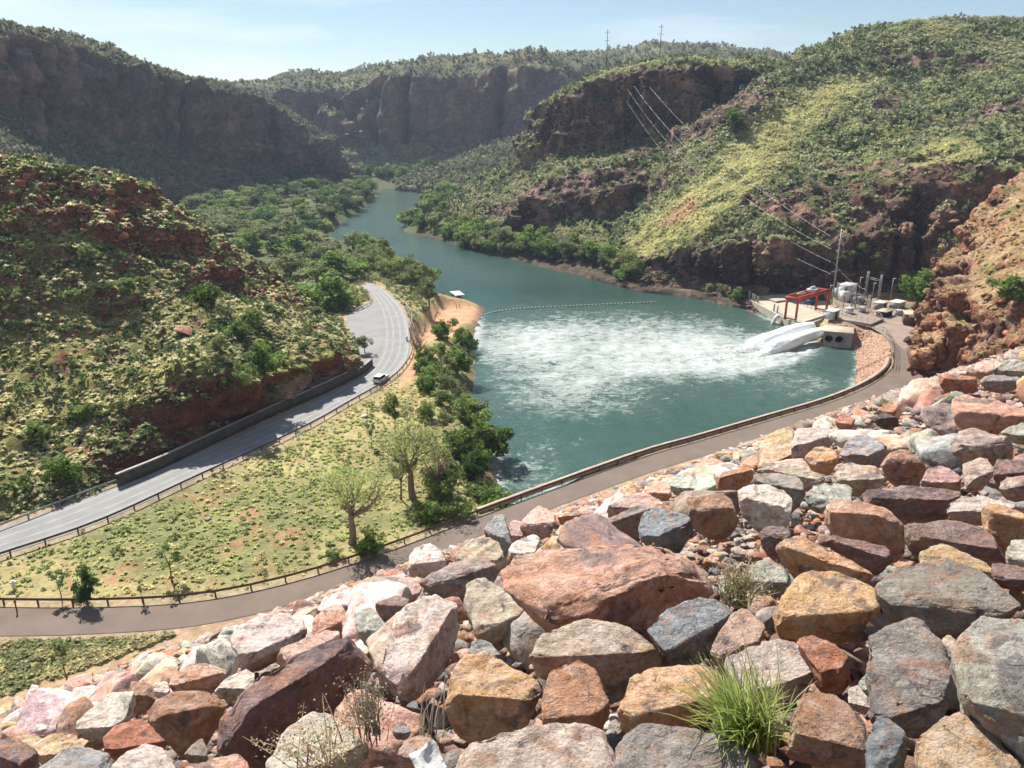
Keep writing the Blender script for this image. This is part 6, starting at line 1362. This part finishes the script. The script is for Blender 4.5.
def strands(x0, y0, z0, x1, y1, label, seed, n=46):
    rs = np.random.RandomState(seed); a = at(x0, y0, z0); b = at(x1, y1, 0); d = b-a; T = d[:2]/np.linalg.norm(d[:2]); Nn = np.array([-T[1], T[0], 0]); mb = MB()
    for _ in range(n):
        an = rs.uniform(.1*PI, .9*PI); r0 = 1.15*math.sqrt(rs.uniform(.3, 1)); sp_ = rs.uniform(.9, 3.1); t0 = rs.uniform(0, .55); t1 = min(1.05, t0+rs.uniform(.2, .6)); ts = np.linspace(t0, t1, 9); k = rs.uniform(-.3, .9); pts = []
        for t in ts:
            c = a+d*t; c[2] = z0+(1.0+abs(k))*t-(z0+1.0+abs(k)+.4)*t*t; rr = r0*(1-t)+sp_*t**1.3; pts.append(c+Nn*math.cos(an)*rr+np.array([0, 0, math.sin(an)*rr*.8])-a+rs.normal(0, .10*(.3+t), 3))
        w_ = rs.uniform(.04, .12); mb.tube(pts, [w_*q_ for q_ in (.2, .6, .9, 1, 1.1, 1.1, .9, .6, .15)], 5)
    tt = .35+rs.beta(2.4, 1.3, 1500)*.75; cc_ = a[None]+d[None]*tt[:, None]; cc_[:, 2] = z0+1.3*tt-(z0+1.7)*tt**2; dv = rs.normal(0, 1, (1500, 3))*(.35+1.5*tt[:, None])*np.array([.55, .55, .6]); q_ = cc_+dv; q_[:, 2] = np.maximum(q_[:, 2], .05)
    scatter('water_droplets', SM, q_, rs.uniform(.10, .42, 1500), np.ones((1500, 3)), M['foam'], .8); tag(bpy.context.scene.collection.objects[-1], 'broken spray round the '+label.split('off the ')[1], 'spray', kind='stuff')
    o = mb.build('water_jet', M['foam'], None, a, True); tag(o, label, 'water jet', kind='stuff')
strands(812, 326, 2.4, 742, 350, 'ragged strands of white water thrown off the left outlet jet', 5)
strands(828, 331, 2.3, 758, 355, 'ragged strands of white water thrown off the right outlet jet', 6)
jet(812, 326, 2.6, 738, 350, 1.15, 2.3, 'left white water jet shooting from the outlet block into the river', 5)
jet(828, 331, 2.5, 754, 355, 1.15, 2.3, 'right white water jet shooting from the outlet block into the river', 15)
jet(779, 317, 2.2, 771, 323, .5, 1.5, 'small white splash at the foot of the concrete deck', 25)
# spray mounds where the jets land: broken lumps of white water
sp = []; ss = []
for _ in range(900):
    t = random.random(); x = 752-110*t+random.gauss(0, 10); y = 352+8*t+random.gauss(0, 5.5); p = at(x, y, 0); p[2] = max(0, random.gauss(.15, .25))*(1.3-t); sp.append(p); ss.append(random.uniform(.15, .6)*(1.1-.5*t))
tag(scatter('spray', SM, np.array(sp), np.array(ss), np.ones((len(sp), 3)), M['foam'], .6), 'lumps of white spray where the water jets land', 'spray', kind='stuff')

# ------------------------------------------------------------------ poles and wires
def pole(p, h_, r, label, arms, m='rust', az=0.5):
    o = empty('power_pole', p, az); tag(o, label, 'power pole'); m_ = MB(); m_.tube([(0, 0, -.5), (0, 0, h_*.5), (0, 0, h_)], [r, r*.8, r*.6], 9); m_.build('shaft', M[m], o)
    for z, L_ in arms:
        m_ = MB(); m_.box((0, 0, h_*z), (L_, .16, .16), bev=.01); k = m_.build('cross_arm', M[m], o)
        for s_ in (-1, 1): q_ = MB(); q_.tube([(s_*L_*.46, 0, h_*z-.05), (s_*L_*.46, 0, h_*z-.5)], .07, 6); q_.build('insulator', M['rust'], k)
    return o
pb = atY(832, 301, 231); pb[2] = 5.; ph = atY(832, 229, 231)[2]-5
pole(pb, ph, .28, 'tall grey power pole rising beside the switchyard', [(.97, 3.4), (.80, 3.4), (.62, 3.4), (.44, 5.4)], m='galv', az=ga)
ridge = []
for x, yb, yt, Y, lb, r_ in ((606, 76, 29, 442, 'thin power pole on the crest of the bluff, left one of the two tall ones', .24), (659.5, 61, 24, 436, 'thin power pole on the crest of the bluff, right one of the two tall ones', .24)):
    q_ = atY(x, yb, Y); g = drop(q_[0], q_[1]); top = atY(x, yt, Y)[2]; pole(g, top-g[2], r_, lb, [(.93, 2.6), (.74, 3.0)], az=.3); ridge.append((g, top)); print('POLE', g, top)
def wire(a, b, sag, label, r=.036):
    t = np.linspace(0, 1, 40); p = a[None]*(1-t[:, None])+b[None]*t[:, None]; p[:, 2] -= 4*sag*t*(1-t); m_ = MB(); m_.tube(p-a, r, 5, cap=False); tag(m_.build('power_line', M['wire'], None, a), label, 'power line')
for k, (fy, x2, y2, nm) in enumerate(((236.5, 633, 66, 'uppermost'), (249, 634, 86, 'second'), (262, 628, 90, 'third'), (274, 626, 100, 'lowest'))):
    a = atY(831, fy, 231); b = atY(x2, y2, 425 if k == 0 else 405); wire(a, b, 6+1.5*k, nm+' pale wire sagging from the pole by the switchyard to the bluff')
wire(atY(833, 262, 231), at(866, 290, 12), 1.0, 'short wire from the pole by the switchyard to the tall lattice frame', .04)

# ------------------------------------------------------------------ plants and litter among the near rocks
def blades(name, p, n, ln, spread, w_, col, label, lean=(0, 0), seeds=0, m='straw', cat='grass clump', curve=.5, up=1.0):
    rs = np.random.RandomState(int(ln*100)+n); V = []; Fq = []; T = []; F3 = []
    for i in range(n):
        b = np.array([rs.normal(0, spread*.32), rs.normal(0, spread*.32), 0]); a = rs.uniform(0, 2*PI); out = rs.uniform(.1, 1)*spread*1.6; L_ = ln*rs.uniform(.45, 1.1); d = np.array([math.cos(a)*out+lean[0]*L_, math.sin(a)*out+lean[1]*L_, 0]); sd_ = np.array([-math.sin(a), math.cos(a), 0]); k0 = len(V); S = 6
        for s in range(S):
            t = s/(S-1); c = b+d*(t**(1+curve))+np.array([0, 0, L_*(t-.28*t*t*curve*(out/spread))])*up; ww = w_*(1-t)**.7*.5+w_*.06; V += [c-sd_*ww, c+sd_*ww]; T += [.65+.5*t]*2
        for s in range(S-1): Fq.append((k0+2*s, k0+2*s+1, k0+2*s+3, k0+2*s+2))
        if seeds:
            for _ in range(rs.randint(seeds, seeds*3)):
                t = rs.uniform(.55, 1.0); c = b+d*(t**(1+curve))+np.array([0, 0, L_*(t-.28*t*t*curve*(out/spread))])*up+rs.normal(0, .035, 3); k1 = len(V); s_ = rs.uniform(.006, .014); u = rs.normal(0, 1, 3); u /= np.linalg.norm(u); v = np.cross(u, rs.normal(0, 1, 3)); v /= np.linalg.norm(v); V += [c-u*s_, c+v*s_, c+u*s_, c-v*s_]; Fq.append((k1, k1+1, k1+2, k1+3)); T += [1.1]*4
    V = np.array(V); c = np.array(col)[None]*np.array(T)[:, None]*rs.uniform(.75, 1.25, (len(V)//2, 1)).repeat(2, 0)[:len(V)] if len(V) % 2 == 0 else np.array(col)[None]*np.array(T)[:, None]
    o = link(name, new_mesh(name, V, np.array(Fq), M[m], False, c), None, p); tag(o, label, cat); return o
t_ = min(slope_t(742, 748), 40)*.97; s1 = t_/F
blades('grass_clump', P(745, 738, t_), 380, 84*s1, 36*s1, 2.2*s1, (.36, .44, .13), 'bright green grass clump growing between the boulders at the bottom', (-.25, -.1), m='tuft', curve=.55)
blades('grass_clump', P(765, 735, t_*1.02), 60, 110*s1, 40*s1, 1.6*s1, (.5, .45, .25), 'sparse straw blades sticking out of the bright green clump', (-.3, 0), curve=.5)
t_ = slope_t(385, 745) if slope_t(385, 745) < 30 else 9.; s1 = t_/F
blades('dried_plant', P(372, 738, t_*.98), 60, 74*s1, 18*s1, 1.3*s1, (.30, .26, .19), 'dried grey straw plant with tiny seed heads under the tall white boulder', (-.05, 0), seeds=12, cat='dry plant', curve=.25)
blades('dried_plant', P(318, 765, t_*.85), 46, 38*s1, 34*s1, 1.3*s1, (.42, .33, .2), 'low dry twigs in front of the cream boulder at the bottom', (0, 0), seeds=10, cat='dry plant', curve=.3)
blades('dried_plant', P(432, 735, t_*.97), 14, 76*s1, 20*s1, 1.8*s1, (.5, .46, .36), 'few pale bent stalks right of the dried plant', (.2, 0), cat='dry plant', curve=.4)
t_ = slope_t(742, 610); s1 = t_/F
blades('dried_plant', P(735, 603, t_*.97), 120, 44*s1, 20*s1, 1.3*s1, (.34, .29, .17), 'dry straw grass clump beside the grey green boulder in mid slope', (.1, 0), seeds=6, cat='dry plant', curve=.5)
blades('dried_plant', P(548, 620, slope_t(548, 622)*.98), 90, 12*s1, 26*s1, 1.2*s1, (.36, .26, .17), 'low brown dry tuft under the giant salmon slab', (.1, 0), seeds=6, cat='dry plant', curve=.5)
# crumpled paper
bm = bmesh.new(); bmesh.ops.create_grid(bm, x_segments=14, y_segments=10, size=.5); V = np.array([v.co[:] for v in bm.verts]); f = np.abs(V[:, 0]*.8+.2*V[:, 1])*.35+ridged(V*1.6, 2, 9)*.13
for v, q_ in zip(bm.verts, f): v.co.z = q_; v.co.x *= .95
bmesh.ops.solidify(bm, geom=bm.faces[:], thickness=.006); me = bpy.data.meshes.new('paper'); bm.to_mesh(me); bm.free(); me.materials.append(M['paper'])
t_ = slope_t(425, 762); t_ = t_ if t_ < 20 else 7.; o = link('paper_litter', me, None, P(428, 762, t_*.93), (R(20), R(-12), .5), 27*t_/F); tag(o, 'crumpled white paper lying between the stones at the bottom edge', 'litter')
for x_, y_, h_, lb in ((858, 298, 6.5, 'thin steel mast left of the tall lattice frame'), (872, 299, 5.0, 'short steel mast between the lattice columns'), (890, 301, 7.0, 'thin steel mast behind the small grey hut'), (829, 300, 4.6, 'lamp mast at the corner of the deck')):
    o = empty('mast', at(x_, y_, 5.0)); tag(o, lb, 'mast'); m_ = MB(); m_.tube([(0, 0, 0), (0, 0, h_)], [.14, .09], 8); m_.build('shaft', M['galv'], o); m_ = MB(); m_.box((.3, 0, h_), (.9, .3, .18)); m_.build('lamp_head', M['paleg'], o)
for k, (x_, y_) in enumerate(((851, 307), (855, 308.5), (859, 310), (866, 306), (870, 307.5), (843, 308))):
    o = empty('busbar_post', at(x_, y_, 5.0)); tag(o, 'pale porcelain topped busbar post standing in the switchyard', 'busbar post', 'busbar posts in the switchyard'); m_ = MB(); m_.box((0, 0, 1.1), (.25, .25, 2.2)); m_.build('stand', M['galv'], o); m_ = MB(); m_.tube([(0, 0, 2.2), (0, 0, 2.4), (0, 0, 3.3), (0, 0, 3.5)], [.22, .16, .16, .24], 8); m_.build('insulator', M['brownwall'], o)
print('TIME p4.py', round(time.time()-T0, 1))
# ------------------------------------------------------------------ light, sky, air
SUN_AZ, SUN_EL = -32.0, 47.0
sv = Vector((math.sin(R(SUN_AZ))*math.cos(R(SUN_EL)), math.cos(R(SUN_AZ))*math.cos(R(SUN_EL)), math.sin(R(SUN_EL))))
sl = bpy.data.lights.new('sun', 'SUN'); sl.energy = 5.0; sl.angle = R(.53); sl.color = (1, .95, .87)
so = bpy.data.objects.new('sun', sl); COL.objects.link(so); so.rotation_euler = sv.to_track_quat('Z', 'Y').to_euler(); so.location = (0, 0, 400)
w = bpy.data.worlds.new('World'); sc.world = w; w.use_nodes = True; N = w.node_tree.nodes; L = w.node_tree.links
bg = N['Background']; sky = N.new('ShaderNodeTexSky'); sky.sky_type = 'NISHITA'; sky.sun_disc = False
sky.sun_elevation = R(SUN_EL); sky.sun_rotation = R(SUN_AZ); sky.dust_density = .1; sky.air_density = 1.0; sky.ozone_density = 1.5; sky.altitude = 50
tc = N.new('ShaderNodeTexCoord'); mp = N.new('ShaderNodeMapping'); mp.inputs['Scale'].default_value = (1.2, 1.2, 9); mp.inputs['Location'].default_value = (.3, .1, 2.2); L.new(tc.outputs['Generated'], mp.inputs[0])
nn = N.new('ShaderNodeTexNoise'); nn.inputs['Scale'].default_value = 1.6; nn.inputs['Detail'].default_value = 7; nn.inputs['Roughness'].default_value = .55; L.new(mp.outputs[0], nn.inputs['Vector'])
mr = N.new('ShaderNodeMapRange'); mr.inputs[1].default_value = .47; mr.inputs[2].default_value = .70; mr.inputs[3].default_value = 0; mr.inputs[4].default_value = .62; L.new(nn.outputs[0], mr.inputs[0])
mx = N.new('ShaderNodeMix'); mx.data_type = 'RGBA'; L.new(mr.outputs[0], mx.inputs[0]); L.new(sky.outputs[0], mx.inputs[6]); mx.inputs[7].default_value = (11.5, 11.8, 12.2, 1); L.new(mx.outputs[2], bg.inputs['Color'])
bg.inputs['Strength'].default_value = .057
if HAZE:
    hz = MB(); hz.box((0, 1950, 100), (5600, 4300, 210+0), bev=.0001)
    hm = bpy.data.materials.new('haze_air'); hm.use_nodes = True; hn = hm.node_tree.nodes; hl = hm.node_tree.links; hn.remove(hn['Principled BSDF'])
    pv = hn.new('ShaderNodeVolumePrincipled'); pv.inputs['Color'].default_value = (.62, .76, 1.0, 1); pv.inputs['Density'].default_value = HAZE; pv.inputs['Anisotropy'].default_value = .1
    hl.new(pv.outputs[0], hn['Material Output'].inputs['Volume'])
    ho = hz.build('haze', hm); tag(ho, 'thin pale blue haze filling the whole gorge', 'haze', kind='stuff')
sc.view_settings.view_transform = 'Standard'; sc.view_settings.look = 'None'; sc.view_settings.gamma = 1; sc.view_settings.use_curve_mapping = False
sc.view_settings.exposure = EXPOSURE
sc.render.engine = 'CYCLES'; cy = sc.cycles; cy.max_bounces = 5; cy.diffuse_bounces = 2; cy.glossy_bounces = 2; cy.transmission_bounces = 2; cy.volume_bounces = 0; cy.transparent_max_bounces = 4
cy.caustics_reflective = False; cy.caustics_refractive = False; cy.use_adaptive_sampling = True; cy.adaptive_threshold = .03
print('TIME p9.py', round(time.time()-T0, 1))
